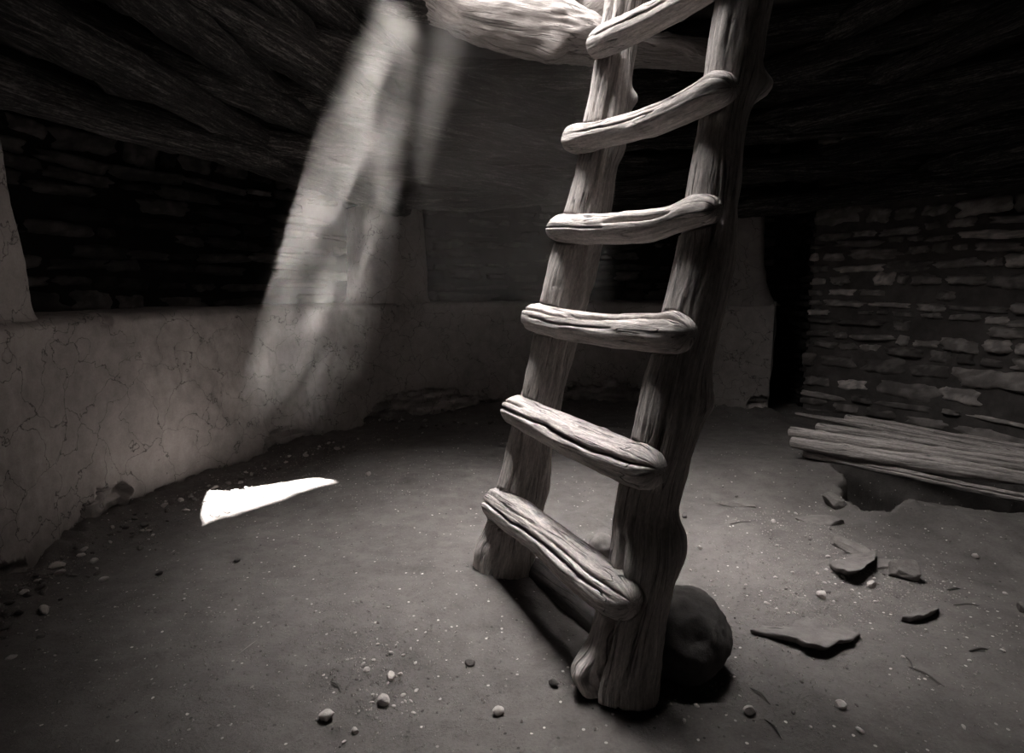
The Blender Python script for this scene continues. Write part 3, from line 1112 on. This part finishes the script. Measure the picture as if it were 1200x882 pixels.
poleL = make_log('pole', PL, RL, 401, M_LADDER, step=0.006, nring=120, rough=0.06, ridges=0.07, lump=0.05, endround=0.0, notch=cut_notches,
                 knots=((0.30, 0.8, 0.020, 0.012), (0.50, 0.2, 0.022, 0.020), (0.45, 0.3, 0.03, 0.012), (0.02, 3.1, 0.05, 0.02)),
                 cracks=((0.38, 0.60, 1.6, 0.15, 0.026), (0.55, 0.80, 1.0, 0.12, 0.026), (0.0, 0.16, 2.1, 0.07, 0.02), (0.22, 0.40, 1.35, 0.06, 0.014), (0.62, 0.95, 1.9, 0.06, 0.014), (0.42, 0.66, 2.3, 0.05, 0.010)))
poleR = make_log('pole', PR, RR, 403, M_LADDER, step=0.006, nring=128, rough=0.05, ridges=0.06, lump=0.045, endround=0.0, notch=cut_notches,
                 knots=((0.448, 0.15, 0.028, 0.036), (0.225, 0.1, 0.045, 0.022), (0.115, 0.1, 0.05, 0.022), (0.34, 1.7, 0.018, 0.014), (0.42, 2.0, 0.012, 0.008), (0.015, 2.9, 0.035, 0.034)),
                 cracks=((0.0, 0.12, 2.4, 0.09, 0.034), (0.0, 0.10, 1.7, 0.04, 0.014), (0.14, 0.26, 2.0, 0.05, 0.014), (0.44, 0.62, 1.3, 0.045, 0.014), (0.46, 0.72, 2.2, 0.04, 0.014), (0.28, 0.40, 1.8, 0.04, 0.014), (0.52, 0.74, 1.75, 0.035, 0.012)))
poleL['label'] = 'farther ladder pole, smooth and split along its grain'
poleR['label'] = 'nearer ladder pole, thicker, with a knot and a flared foot'
rung_cracks = [
    ((0.0, 0.97, 0.35, 0.06, 0.016), (0.0, 0.60, 0.95, 0.05, 0.012), (0.45, 1.0, 0.75, 0.06, 0.014), (0.1, 0.6, 1.5, 0.04, 0.006)),
    ((0.0, 1.0, 0.35, 0.085, 0.022), (0.0, 0.22, 0.9, 0.07, 0.014), (0.3, 0.8, 1.2, 0.04, 0.006)),
    ((0.0, 0.62, 0.75, 0.07, 0.018), (0.35, 1.0, 0.95, 0.09, 0.020), (0.1, 0.7, 0.2, 0.05, 0.009)),
    ((0.48, 0.85, 0.45, 0.15, 0.018), (0.0, 0.5, 0.1, 0.05, 0.010), (0.2, 0.7, 0.9, 0.04, 0.008)),
    ((0.1, 0.7, 0.3, 0.05, 0.010), (0.5, 0.95, 0.7, 0.06, 0.009), (0.0, 0.4, 0.8, 0.04, 0.008)),
    ((0.1, 0.9, 0.2, 0.05, 0.010), (0.3, 0.8, 0.7, 0.04, 0.008)),
    (),
]
for i, (P, R) in enumerate(rung_data):
    o = make_log('rung', P, R, 420 + i, M_LADDER, step=0.005, nring=96, rough=0.065, ridges=0.06, lump=0.06, endround=0.75,
                 cracks=rung_cracks[i], knots=((0.93, 1.6, 0.03, 0.008), (0.07, 2.0, 0.03, 0.006)))
    for ch in (o,):
        pass
for o in list(C.objects):
    if o.name.split('.')[0] in ('pole', 'rung'):
        o.parent = ladder
        o.matrix_parent_inverse = Matrix.Translation(-ladder.location)
# a low log lying on the earth between the ladder's feet
pa, pb = fpt(612, 668), fpt(700, 742)
nn2 = np.array([perp[0], perp[1], 0])
o = make_log('ground_log', [pa + nn2 * 0.03 + [0, 0, 0.008], (pa + pb) / 2 + nn2 * 0.03 + [0, 0, 0.012], pb + nn2 * 0.02 + [0, 0, 0.008]], [0.032, 0.036, 0.034], 450, M_TWIG,
             step=0.008, nring=48, rough=0.07, ridges=0.06)  # dark twig wood stands in for shade on this log
tag(o, 'low log half sunk in the earth between the feet of the ladder', 'log')


# ------------------------------------------------------------------ stones
def rock_mesh(size, seed, sub=4, cuts=9, rough=0.05, flatb=True, cutd=(0.62, 0.9)):
    bm = bmesh.new()
    bmesh.ops.create_icosphere(bm, subdivisions=sub, radius=1.0)
    V = np.array([v.co[:] for v in bm.verts])
    F = [tuple(v.index for v in f.verts) for f in bm.faces]
    bm.free()
    rng = np.random.RandomState(seed)
    for _ in range(cuts):
        n = rng.normal(size=3); n /= np.linalg.norm(n)
        d = rng.uniform(*cutd)
        V = V - np.maximum(0, V @ n - d)[:, None] * n
    V = V * (1 + rough * fbm(V * 2.2 + seed, 3, seed)[:, None] + rough * 0.4 * fbm(V * 8 + seed, 2, seed + 1)[:, None])
    return V * np.asarray(size), F


def make_rock(name, pos, size, seed, mat, rot=(0, 0, 0), sub=4, sink=0.25, **kw):
    V, F = rock_mesh(size, seed, sub=sub, **kw)
    R = np.array(Matrix.Rotation(rot[2], 3, 'Z') @ Matrix.Rotation(rot[1], 3, 'Y') @ Matrix.Rotation(rot[0], 3, 'X'))
    V = V @ R.T
    V[:, 2] -= V[:, 2].min() + 2 * size[2] * 0.0
    hgt = V[:, 2].max()
    o = mesh_object(name, V, F, mat, shade=sub >= 4)
    o.location = (float(pos[0]), float(pos[1]), float(pos[2] - hgt * sink))
    return o


o = make_rock('boulder', fpt(796, 778), (0.112, 0.115, 0.108), 501, M_BOULDER, sub=5, cuts=5, rough=0.05, sink=0.12, cutd=(0.86, 0.98))
tag(o, 'round dark boulder against the back of the nearer ladder foot', 'boulder')
o = make_rock('stone', fpt(705, 650), (0.047, 0.045, 0.048), 503, M_ROCK, cuts=4, rough=0.05, sink=0.2, cutd=(0.86, 0.98))
tag(o, 'small rounded stone showing behind the bottom rung', 'stone')
rocks = [
    # px, py, size, rot, seed, label
    (1057, 676, (0.045, 0.055, 0.042), (-0.3, 0.1, 0.7), 513, 'stubby stone with a dark hollow end, right of the undercut stone', 0.2),
    (868, 592, (0.10, 0.035, 0.010), (0, 0.05, -0.2), 519, 'pale flat flake of stone on the floor right of the ladder', 0.3),
    (962, 612, (0.10, 0.07, 0.025), (0.05, 0.05, -0.4), 521, 'flat stone at the near lip of the pit', 0.4),
    (978, 590, (0.06, 0.05, 0.04), (0.2, 0.1, 0.4), 523, 'broken block in the left lip of the pit', 0.4),
    (1000, 640, (0.11, 0.045, 0.022), (0.1, 0.15, -0.9), 525, 'narrow buried slab running from the pit to the undercut stone', 0.5),
    (1030, 660, (0.09, 0.04, 0.02), (0.1, -0.1, -0.6), 529, 'low buried stone beside the stubby stone', 0.5),
]
for (px, py, sz, rot, sd, lb, sk) in rocks:
    o = make_rock('stone', fpt(px, py), sz, sd, M_ROCK, rot=rot, sub=5, cuts=12, rough=0.05, sink=sk, cutd=(0.5, 0.9))
    tag(o, lb, 'stone', 'stones on the right side of the floor')


def slab(near, far, h, under, seed, mat, label, thick=0.05):
    """broken slab: its far edge dips into the floor, its near edge stands up by h over a hollow"""
    top = [fpt(*p) for p in near] + [fpt(*p) for p in far]
    nn_, nf = len(near), len(far)
    out = []
    for i, p in enumerate(top):
        # the pixel is where the raised edge is seen: put the point at height h on the same ray
        if i < nn_:
            k = math.sin(math.pi * (i + 0.6) / (nn_ + 0.2)) ** 0.5
            q = at_z(near[i][0], near[i][1], p[2] + h * k)
        else:
            q = p - np.array([0, 0, 0.004])
        out.append(q)
    out = np.array(out)
    ring = catmull(np.vstack([out, out[:1]]), 91)[:-1]
    c = ring.mean(axis=0)
    rows = []
    for f in (0.0, 0.25, 0.5, 0.75, 0.9, 1.0):
        r = c + (ring - c) * max(f, 0.02)
        r[:, 2] += 0.004 * fbm(r * 22, 3, seed) * (1 if f < 1 else 1.4)
        r[:, :2] += (0.006 * fbm(ring * 30, 3, seed + 3))[:, None] * (ring - c)[:, :2] / 0.1 * (f > 0.7)
        rows.append(r)
    for (d, sh) in ((0.006, 1.0), (0.018, 0.96), (0.03, 0.85), (thick, 0.72), (thick + 0.05, 0.70)):
        r = c + (rows[5] - c) * np.array([sh, sh, 1])
        r[:, 2] = rows[5][:, 2] - d + 0.003 * fbm(r * 30, 2, seed + 5)
        r[:, 1] += under * min(1, d / 0.03)
        rows.append(r)
    V = np.vstack(rows)
    F = grid_faces(90, len(rows), wrap=True, flip=True)
    F.append(tuple(range(90)))
    o = mesh_object('stone_slab', V, F, mat)
    recentre(o, (c[0], c[1], ring[:, 2].min()))
    tag(o, label, 'stone', 'stones on the right side of the floor')
    return o


slab([(880, 737), (915, 744), (945, 752), (962, 758), (985, 750), (1003, 748)], [(1003, 728), (975, 718), (930, 724), (895, 731)], 0.034, 0.015, 571, M_ROCK,
     'long flat slab rising from the floor right of the ladder with a dark broken edge')
slab([(973, 659), (985, 666), (1001, 670), (1015, 664), (1027, 650)], [(1024, 640), (1004, 645), (986, 650)], 0.045, 0.025, 573, M_ROCK,
     'angular slab with a black undercut side, tilted up out of the floor')
slab([(1058, 722), (1072, 722), (1088, 718), (1100, 712)], [(1094, 706), (1080, 708), (1066, 714)], 0.026, 0.012, 575, M_ROCK, 'small wedge-shaped stone lying lowest on the right floor')
for i, (px, py, s_) in enumerate([(1012, 601, 0.03), (1024, 605, 0.02), (1019, 593, 0.018), (1034, 598, 0.018), (1030, 609, 0.014), (1004, 596, 0.02), (1042, 603, 0.016), (1014, 586, 0.014)]):
    p = at_z(px, py, -0.02)
    z = fz(p[0], p[1])
    o = make_rock('rubble_stone', [p[0], p[1], z], (s_ * 1.3, s_, s_ * 0.8), 540 + i, M_ROCK, rot=(0.2 * i, 0.1, i), sub=3, sink=0.1)
    tag(o, 'grey rubble stone lying in the mouth of the pit', 'stone', 'rubble stones in the mouth of the pit')

# ------------------------------------------------------------------ poles stacked at the masonry wall
planks = [
    # left end px, right end px (off frame), z left, z right, radius m, label
    ((926, 517), (1260, 569.5), 0.13, 0.12, 0.034, 'thickest blunt-ended split pole, near the front of the stack by the masonry wall'),
    ((941, 531), (1260, 595), 0.07, 0.06, 0.019, 'lowest thin pole at the front of the stack over the pit'),
    ((924, 505), (1260, 555), 0.175, 0.165, 0.027, 'knotty pole lying on top along the middle of the stack'),
    ((956, 500), (1260, 549), 0.14, 0.13, 0.024, 'grey split pole fourth from the front of the stack'),
    ((932, 484), (1260, 545), 0.15, 0.14, 0.022, 'pole with a pointed end sticking out at the back left of the stack'),
    ((990, 489), (1260, 537), 0.17, 0.14, 0.023, 'rearmost pole of the stack, against the masonry wall'),
]
rr2 = random.Random(9)
for i, (a, b, za, zb, r, lb) in enumerate(planks):
    A, B = at_z(a[0], a[1], za), at_z(b[0], b[1], zb)
    d = B - A
    ctrl = [A, A + d * 0.3 + [rr2.uniform(-.01, .01), rr2.uniform(-.01, .01), rr2.uniform(-.006, .006)], A + d * 0.65 + [rr2.uniform(-.012, .012), rr2.uniform(-.01, .01), 0], B, B + d * 0.5]
    rad = [r * (0.35 if i == 4 else 0.9), r, r * 1.08, r, r]
    o = make_log('wooden_pole', ctrl, rad, 600 + i, M_PLANKS, step=0.008, nring=56, rough=0.10, ridges=0.10, lump=0.10, flat=0.95, endround=0.35,
                 knots=[(rr2.random(), rr2.uniform(0.6, 2.6), 0.018, 0.006) for _ in range(6)],
                 cracks=[(rr2.uniform(0, .4), rr2.uniform(.5, .9), rr2.uniform(0.1, 1.8), 0.12, 0.010) for _ in range(3)])
    tag(o, lb, 'pole', 'poles stacked over the pit by the masonry wall')

# ------------------------------------------------------------------ pebbles, countable
peb_group = None
named = [
    (551, 779, .011, 0, 'dark pebble on bare floor below the ladder bottom rung'),
    (450, 824, .014, 1, 'largest pale pebble of the scatter in the lower middle floor'),
    (383, 842, .014, 1, 'rounded pebble at the bottom left end of the scatter'),
    (458, 795, .011, 1, 'pebble with a dark side above the largest of the scatter'),
    (584, 837, .011, 1, 'pale pebble by itself at the bottom, left of the nearer ladder foot'),
    (648, 803, .011, 0, 'pointed dark pebble just left of the nearer ladder foot'),
    (430, 787, .008, 1, 'flat pale chip at the top of the scatter'),
    (416, 858, .008, 1, 'little pebble at the bottom edge below the scatter'),
    (278, 658, .008, 0, 'dark pebble below the patch of sunlight'),
    (187, 673, .010, 0, 'dark stone on the floor under the broken plaster'),
    (802, 606, .013, 0, 'dark pebble behind the nearer ladder pole on the right'),
    (906, 612, .010, 1, 'pale pebble above the gravelly strip on the right'),
    (820, 643, .008, 1, 'small pale pebble right of the bulge of the nearer pole'),
    (878, 836, .012, 1, 'stone in the lower right floor beside a twig'),
    (962, 700, .014, 1, 'pale pebble in the middle of the right floor'),
    (1021, 688, .013, 1, 'pale chip under the undercut stone'),
    (1143, 653, .009, 1, 'pale pebble near the right edge of the floor'),
    (432, 557, .012, 1, 'white pebble on the far side of the patch of sunlight'),
    (52, 718, .014, 1, 'flat stone chip at the left edge of the floor'),
    (1199, 716, .02, 0, 'dark stone cut by the right edge of the picture'),
    (985, 828, .010, 1, 'pale pebble alone near the bottom right'),
]
for i, (px, py, s_, lt, lb) in enumerate(named):
    o = make_rock('pebble', fpt(px, py), (s_ * 1.25, s_, s_ * 0.85), 700 + i, M_PEBBLE if lt else M_PEBBLE_DARK, rot=(0.3 * i, 0.2, i * 1.7), sub=3, cuts=8, sink=0.12)
    tag(o, lb, 'pebble', 'single pebbles lying on the floor')
rp = random.Random(77)
proto = {}
for lt in (0, 1, 2):
    for v in range(4):
        V, F = rock_mesh((1.3, 1.0, 0.75), 760 + lt * 7 + v, sub=2, cuts=8)
        me_o = mesh_object('pebble_shape', V, F, (M_PEBBLE_DARK, M_PEBBLE, M_ROCK)[lt], shade=False)
        proto[(lt, v)] = me_o.data
        bpy.data.objects.remove(me_o)


def pebble(px, py, s_, lt, label, group):
    p = fpt(px, py)
    o = bpy.data.objects.new('pebble', proto[(lt, rp.randrange(4))])
    C.objects.link(o)
    o.location = (float(p[0]), float(p[1]), float(p[2] + s_ * 0.4))
    o.scale = (s_, s_ * rp.uniform(.7, 1), s_ * rp.uniform(.7, 1))
    o.rotation_euler = (rp.uniform(-.4, .4), rp.uniform(-.4, .4), rp.uniform(0, 6.3))
    tag(o, label, 'pebble', group)


for _ in range(34):      # scatter in the lower middle
    px, py = rp.gauss(445, 32), rp.gauss(795, 32)
    if py < 872 and 370 < px < 520:
        pebble(px, py, rp.uniform(.003, .0065), rp.choice([0, 1, 1]), 'tiny pebble in the scatter on the lower middle floor', 'tiny pebbles of the lower middle scatter')
for _ in range(150):      # crumbs of rock along the foot of the left bench
    t = rp.random()
    x = -10 + 430 * t
    y0 = float(np.interp(x, [0, 60, 110, 160, 250, 330, 400, 460], [700, 656, 626, 600, 562, 533, 513, 498]))
    y = y0 + abs(rp.gauss(0, 26 * (1.15 - t * 0.8))) + 2
    pebble(x, y, rp.uniform(.005, .018) * (1.2 if rp.random() < .2 else .8), rp.choice([0, 1, 1, 2, 2]), 'bit of broken plaster or stone at the foot of the left bench', 'rubble at the foot of the left bench')
for _ in range(90):      # right floor
    px, py = rp.uniform(800, 1190), rp.uniform(580, 860)
    if rp.random() < .6:
        px, py = rp.gauss(960, 60), rp.gauss(690, 30)
    if px > 990 and py < 620:
        continue
    pebble(px, py, rp.uniform(.003, .0075), rp.choice([0, 1, 1, 2]), 'tiny pebble on the floor right of the ladder', 'tiny pebbles right of the ladder')
for _ in range(30):
    pebble(rp.uniform(440, 600), 492 + abs(rp.gauss(0, 12)), rp.uniform(.006, .016), rp.choice([0, 1, 2]), 'pebble at the foot of the back bench', 'pebbles at the foot of the back bench')


# ------------------------------------------------------------------ grit nobody could count
def build_grit():
    rng = np.random.RandomState(4)
    V, F = [], []
    base = np.array([[1, 0, 0], [-1, 0, 0], [0, 1, 0], [0, -1, 0], [0, 0, 1], [0, 0, -1]], float)
    fc = [(0, 2, 4), (2, 1, 4), (1, 3, 4), (3, 0, 4), (2, 0, 5), (1, 2, 5), (3, 1, 5), (0, 3, 5)]
    pts = []
    for (cx, cy, sx, sy, n) in [(440, 790, 45, 45, 700), (930, 640, 60, 25, 900), (960, 700, 60, 25, 1100), (870, 760, 60, 40, 500), (600, 700, 330, 100, 1600),
                                (1080, 760, 90, 60, 700), (250, 720, 160, 80, 1100), (1060, 690, 40, 15, 300), (400, 560, 90, 18, 500)]:
        pts.append(np.column_stack([rng.normal(cx, sx, n), rng.normal(cy, sy, n)]))
    for x0, x1, n in [(-10, 480, 1500)]:
        x = rng.uniform(x0, x1, n)
        y = np.interp(x, [0, 60, 110, 160, 250, 330, 400, 460], [700, 656, 626, 600, 562, 533, 513, 498]) + np.abs(rng.normal(0, 18, n)) + 1
        pts.append(np.column_stack([x, y]))
    P = np.vstack(pts)
    P = P[(P[:, 1] > 505) & (P[:, 1] < 900)]
    W = np.array([at_z(a, b)[:2] for a, b in P])
    z = floor_height(W)
    for (x, y), zz in zip(W, z):
        if zz < -0.08:
            continue
        s = rng.uniform(0.0010, 0.0032) * (1.5 if rng.rand() < .08 else 1)
        a = rng.uniform(0, 6.28)
        R = np.array([[math.cos(a), -math.sin(a), 0], [math.sin(a), math.cos(a), 0], [0, 0, 1]])
        v = (base * rng.uniform(.6, 1.4, 3) * s) @ R.T + [x, y, zz + s * 0.4]
        k = len(V)
        V.extend(v.tolist()); F += [(p + k, q + k, r + k) for p, q, r in fc]
    o = mesh_object('grit', V, F, M_GRIT, shade=False)
    tag(o, 'fine pale grit scattered over the packed earth floor', 'grit', kind='stuff')


build_grit()

# ------------------------------------------------------------------ twigs
tw = [((895, 738), (925, 741), 'thin dark twig left of the flat slab'), ((897, 845), (915, 866), 'short black twig at the bottom right'), ((880, 808), (902, 826), 'straight twig in the lower right, above a shorter one'),
      ((1066, 783), (1105, 805), 'branching black twig on the lower right floor'), ((1118, 710), (1148, 711), 'level twig at the right edge of the floor'),
      ((1136, 764), (1157, 762), 'thick stub of twig in the right floor'), ((1110, 692), (1125, 691), 'short twig above the level one'), ((1062, 771), (1070, 787), 'twig touching the branching one'),
      ((274, 772), (300, 752), 'pale stalk on the dark floor below the sunlight'), ((388, 800), (399, 812), 'dark sliver beside the lower middle scatter'),
      ((855, 615), (880, 612), 'thin twig behind the nearer pole')]
for i, (a, b, lb) in enumerate(tw):
    A, B = fpt(*a), fpt(*b)
    A[2] += 0.0035; B[2] += 0.0035
    mid = (A + B) / 2 + [0.004, 0.003, 0.003]
    r = 0.0022 if i not in (5, 8) else (0.004 if i == 5 else 0.0012)
    o = make_log('twig', [A, mid, B], [r, r, r * .6], 650 + i, M_TWIG if i != 8 else M_PLANKS, step=0.006, nring=10, rough=0.1, ridges=0.05)
    tag(o, lb, 'twig', 'twigs on the floor')


# ------------------------------------------------------------------ dust in the air
def volume_mat(name, build):
    m = bpy.data.materials.new(name)
    m.use_nodes = True
    nt = m.node_tree
    nt.nodes.clear()
    out = nt.nodes.new('ShaderNodeOutputMaterial')
    vs = nt.nodes.new('ShaderNodeVolumeScatter')
    vs.inputs['Color'].default_value = (1.0, 0.93, 0.89, 1)
    nt.links.new(vs.outputs[0], out.inputs['Volume'])
    d, an = build(nt)
    vs.inputs['Anisotropy'].default_value = an
    nt.links.new(d, vs.inputs['Density'])
    return m


def mth(nt, op, a, b=None, c=None, clamp=False):
    n = nt.nodes.new('ShaderNodeMath'); n.operation = op; n.use_clamp = clamp
    for i, v in enumerate((a, b, c)):
        if v is None:
            continue
        if isinstance(v, (int, float)):
            n.inputs[i].default_value = v
        else:
            nt.links.new(v, n.inputs[i])
    return n.outputs[0]


def sstep(nt, v, a, b):
    n = nt.nodes.new('ShaderNodeMapRange'); n.interpolation_type = 'SMOOTHSTEP'
    nt.links.new(v, n.inputs['Value'])
    lo, hi, t0, t1 = (a, b, 0, 1) if a < b else (b, a, 1, 0)
    n.inputs['From Min'].default_value = lo; n.inputs['From Max'].default_value = hi
    n.inputs['To Min'].default_value = t0; n.inputs['To Max'].default_value = t1
    return n.outputs['Result']


PLUME = 0.17


def plume_density(nt):
    tc = nt.nodes.new('ShaderNodeTexCoord')
    sp_ = nt.nodes.new('ShaderNodeSeparateXYZ'); nt.links.new(tc.outputs['Object'], sp_.inputs[0])
    x, y, z = sp_.outputs            # x across the picture, z along the beam upward, metres
    mp = nt.nodes.new('ShaderNodeMapping'); mp.inputs['Scale'].default_value = (1.3, 0.25, 0.2)
    mp2 = nt.nodes.new('ShaderNodeMapping'); mp2.inputs['Scale'].default_value = (1, 0.4, 0.8)
    nt.links.new(tc.outputs['Object'], mp2.inputs[0])
    nt.links.new(tc.outputs['Object'], mp.inputs[0])
    n1 = N(nt, 'ShaderNodeTexNoise', Scale=11.0, Detail=5.0, Distortion=0.8); nt.links.new(mp.outputs[0], n1.inputs['Vector'])
    n2 = N(nt, 'ShaderNodeTexNoise', Scale=4.5, Detail=5.0, Distortion=1.5); nt.links.new(mp2.outputs[0], n2.inputs['Vector'])
    s1 = sstep(nt, n1.outputs['Fac'], 0.42, 0.62)
    s2 = sstep(nt, n2.outputs['Fac'], 0.2, 0.75)
    w = mth(nt, 'MULTIPLY_ADD', s1, 1.0, 0.12)
    w = mth(nt, 'MULTIPLY', w, mth(nt, 'MULTIPLY_ADD', s2, 0.9, 0.2))
    # fades towards the floor, where only wisps are left
    lo = sstep(nt, z, 0.4, 1.2)
    w = mth(nt, 'MULTIPLY', w, mth(nt, 'MULTIPLY_ADD', lo, 0.6, 0.4))
    fin = sstep(nt, z, 0.22, 0.55)
    w = mth(nt, 'MULTIPLY', w, fin)
    # sides of the plume: narrow above, wide below
    half = mth(nt, 'MINIMUM', mth(nt, 'MULTIPLY_ADD', z, 0.30, 0.07), mth(nt, 'MULTIPLY_ADD', z, -0.16, 0.44))
    q = mth(nt, 'DIVIDE', mth(nt, 'ABSOLUTE', mth(nt, 'SUBTRACT', x, mth(nt, 'MULTIPLY_ADD', z, -0.035, -0.03))), half)
    w = mth(nt, 'MULTIPLY', w, sstep(nt, q, 1.0, 0.3))
    w = mth(nt, 'MULTIPLY', w, PLUME)
    return w, 0.0


def dust_object(name, mat, pts, loc, rot):
    """rounded closed hull through rings of (z, half x, half y)"""
    m = 40
    th = np.linspace(0, 2 * math.pi, m, endpoint=False)
    V = []
    for (z, cx, cy, a, b) in pts:
        V += [[cx + math.cos(t) * a, cy + math.sin(t) * b, z] for t in th]
    F = grid_faces(m, len(pts), wrap=True)
    F.append(tuple(reversed(range(m)))); F.append(tuple(range((len(pts) - 1) * m, len(pts) * m)))
    o = mesh_object(name, V, F, mat)
    o.location = loc
    o.rotation_euler = rot
    return o


M_PLUME = volume_mat('sunlit_dust', plume_density)
patch_c = np.array([-1.05, 2.52, 0.0])
tilt = math.atan2(SUN_SHIFT[0], SUN_SHIFT[2])
pl_o = dust_object('dust_plume', M_PLUME, [(0.12, 0, 0, 0.30, 0.26), (0.5, 0, 0, 0.36, 0.3), (1.2, 0, 0, 0.34, 0.3), (2.05, 0, 0, 0.22, 0.24)],
                   patch_c.tolist(), (0, tilt, 0))
tag(pl_o, 'wispy dust drifting in the shaft of sunlight above the bright patch', 'dust', kind='stuff')


def haze_density(nt):
    tc = nt.nodes.new('ShaderNodeTexCoord')
    sp_ = nt.nodes.new('ShaderNodeSeparateXYZ'); nt.links.new(tc.outputs['Object'], sp_.inputs[0])
    x, y, z = sp_.outputs
    n2 = N(nt, 'ShaderNodeTexNoise', Scale=2.2, Detail=3.0, Distortion=0.8); nt.links.new(tc.outputs['Object'], n2.inputs['Vector'])
    w = mth(nt, 'MULTIPLY_ADD', sstep(nt, n2.outputs['Fac'], 0.3, 0.7), 0.8, 0.5)
    w = mth(nt, 'MULTIPLY', w, sstep(nt, z, 0.3, 1.5))
    w = mth(nt, 'MULTIPLY', w, sstep(nt, mth(nt, 'ABSOLUTE', x), 0.56, 0.40))
    w = mth(nt, 'MULTIPLY', w, sstep(nt, mth(nt, 'ABSOLUTE', y), 0.50, 0.2))
    w = mth(nt, 'MULTIPLY', w, 0.22)
    return w, 0.0


M_HAZE = volume_mat('faint_haze', haze_density)
hz = dust_object('haze', M_HAZE, [(0.2, 0, 0, 0.55, 0.5), (1.0, 0, 0, 0.57, 0.5), (2.1, 0, 0, 0.57, 0.5)], (-0.02, 3.05, 0), (0, 0, 0))
tag(hz, 'faint haze hanging in the daylight behind the farther ladder pole', 'haze', kind='stuff')
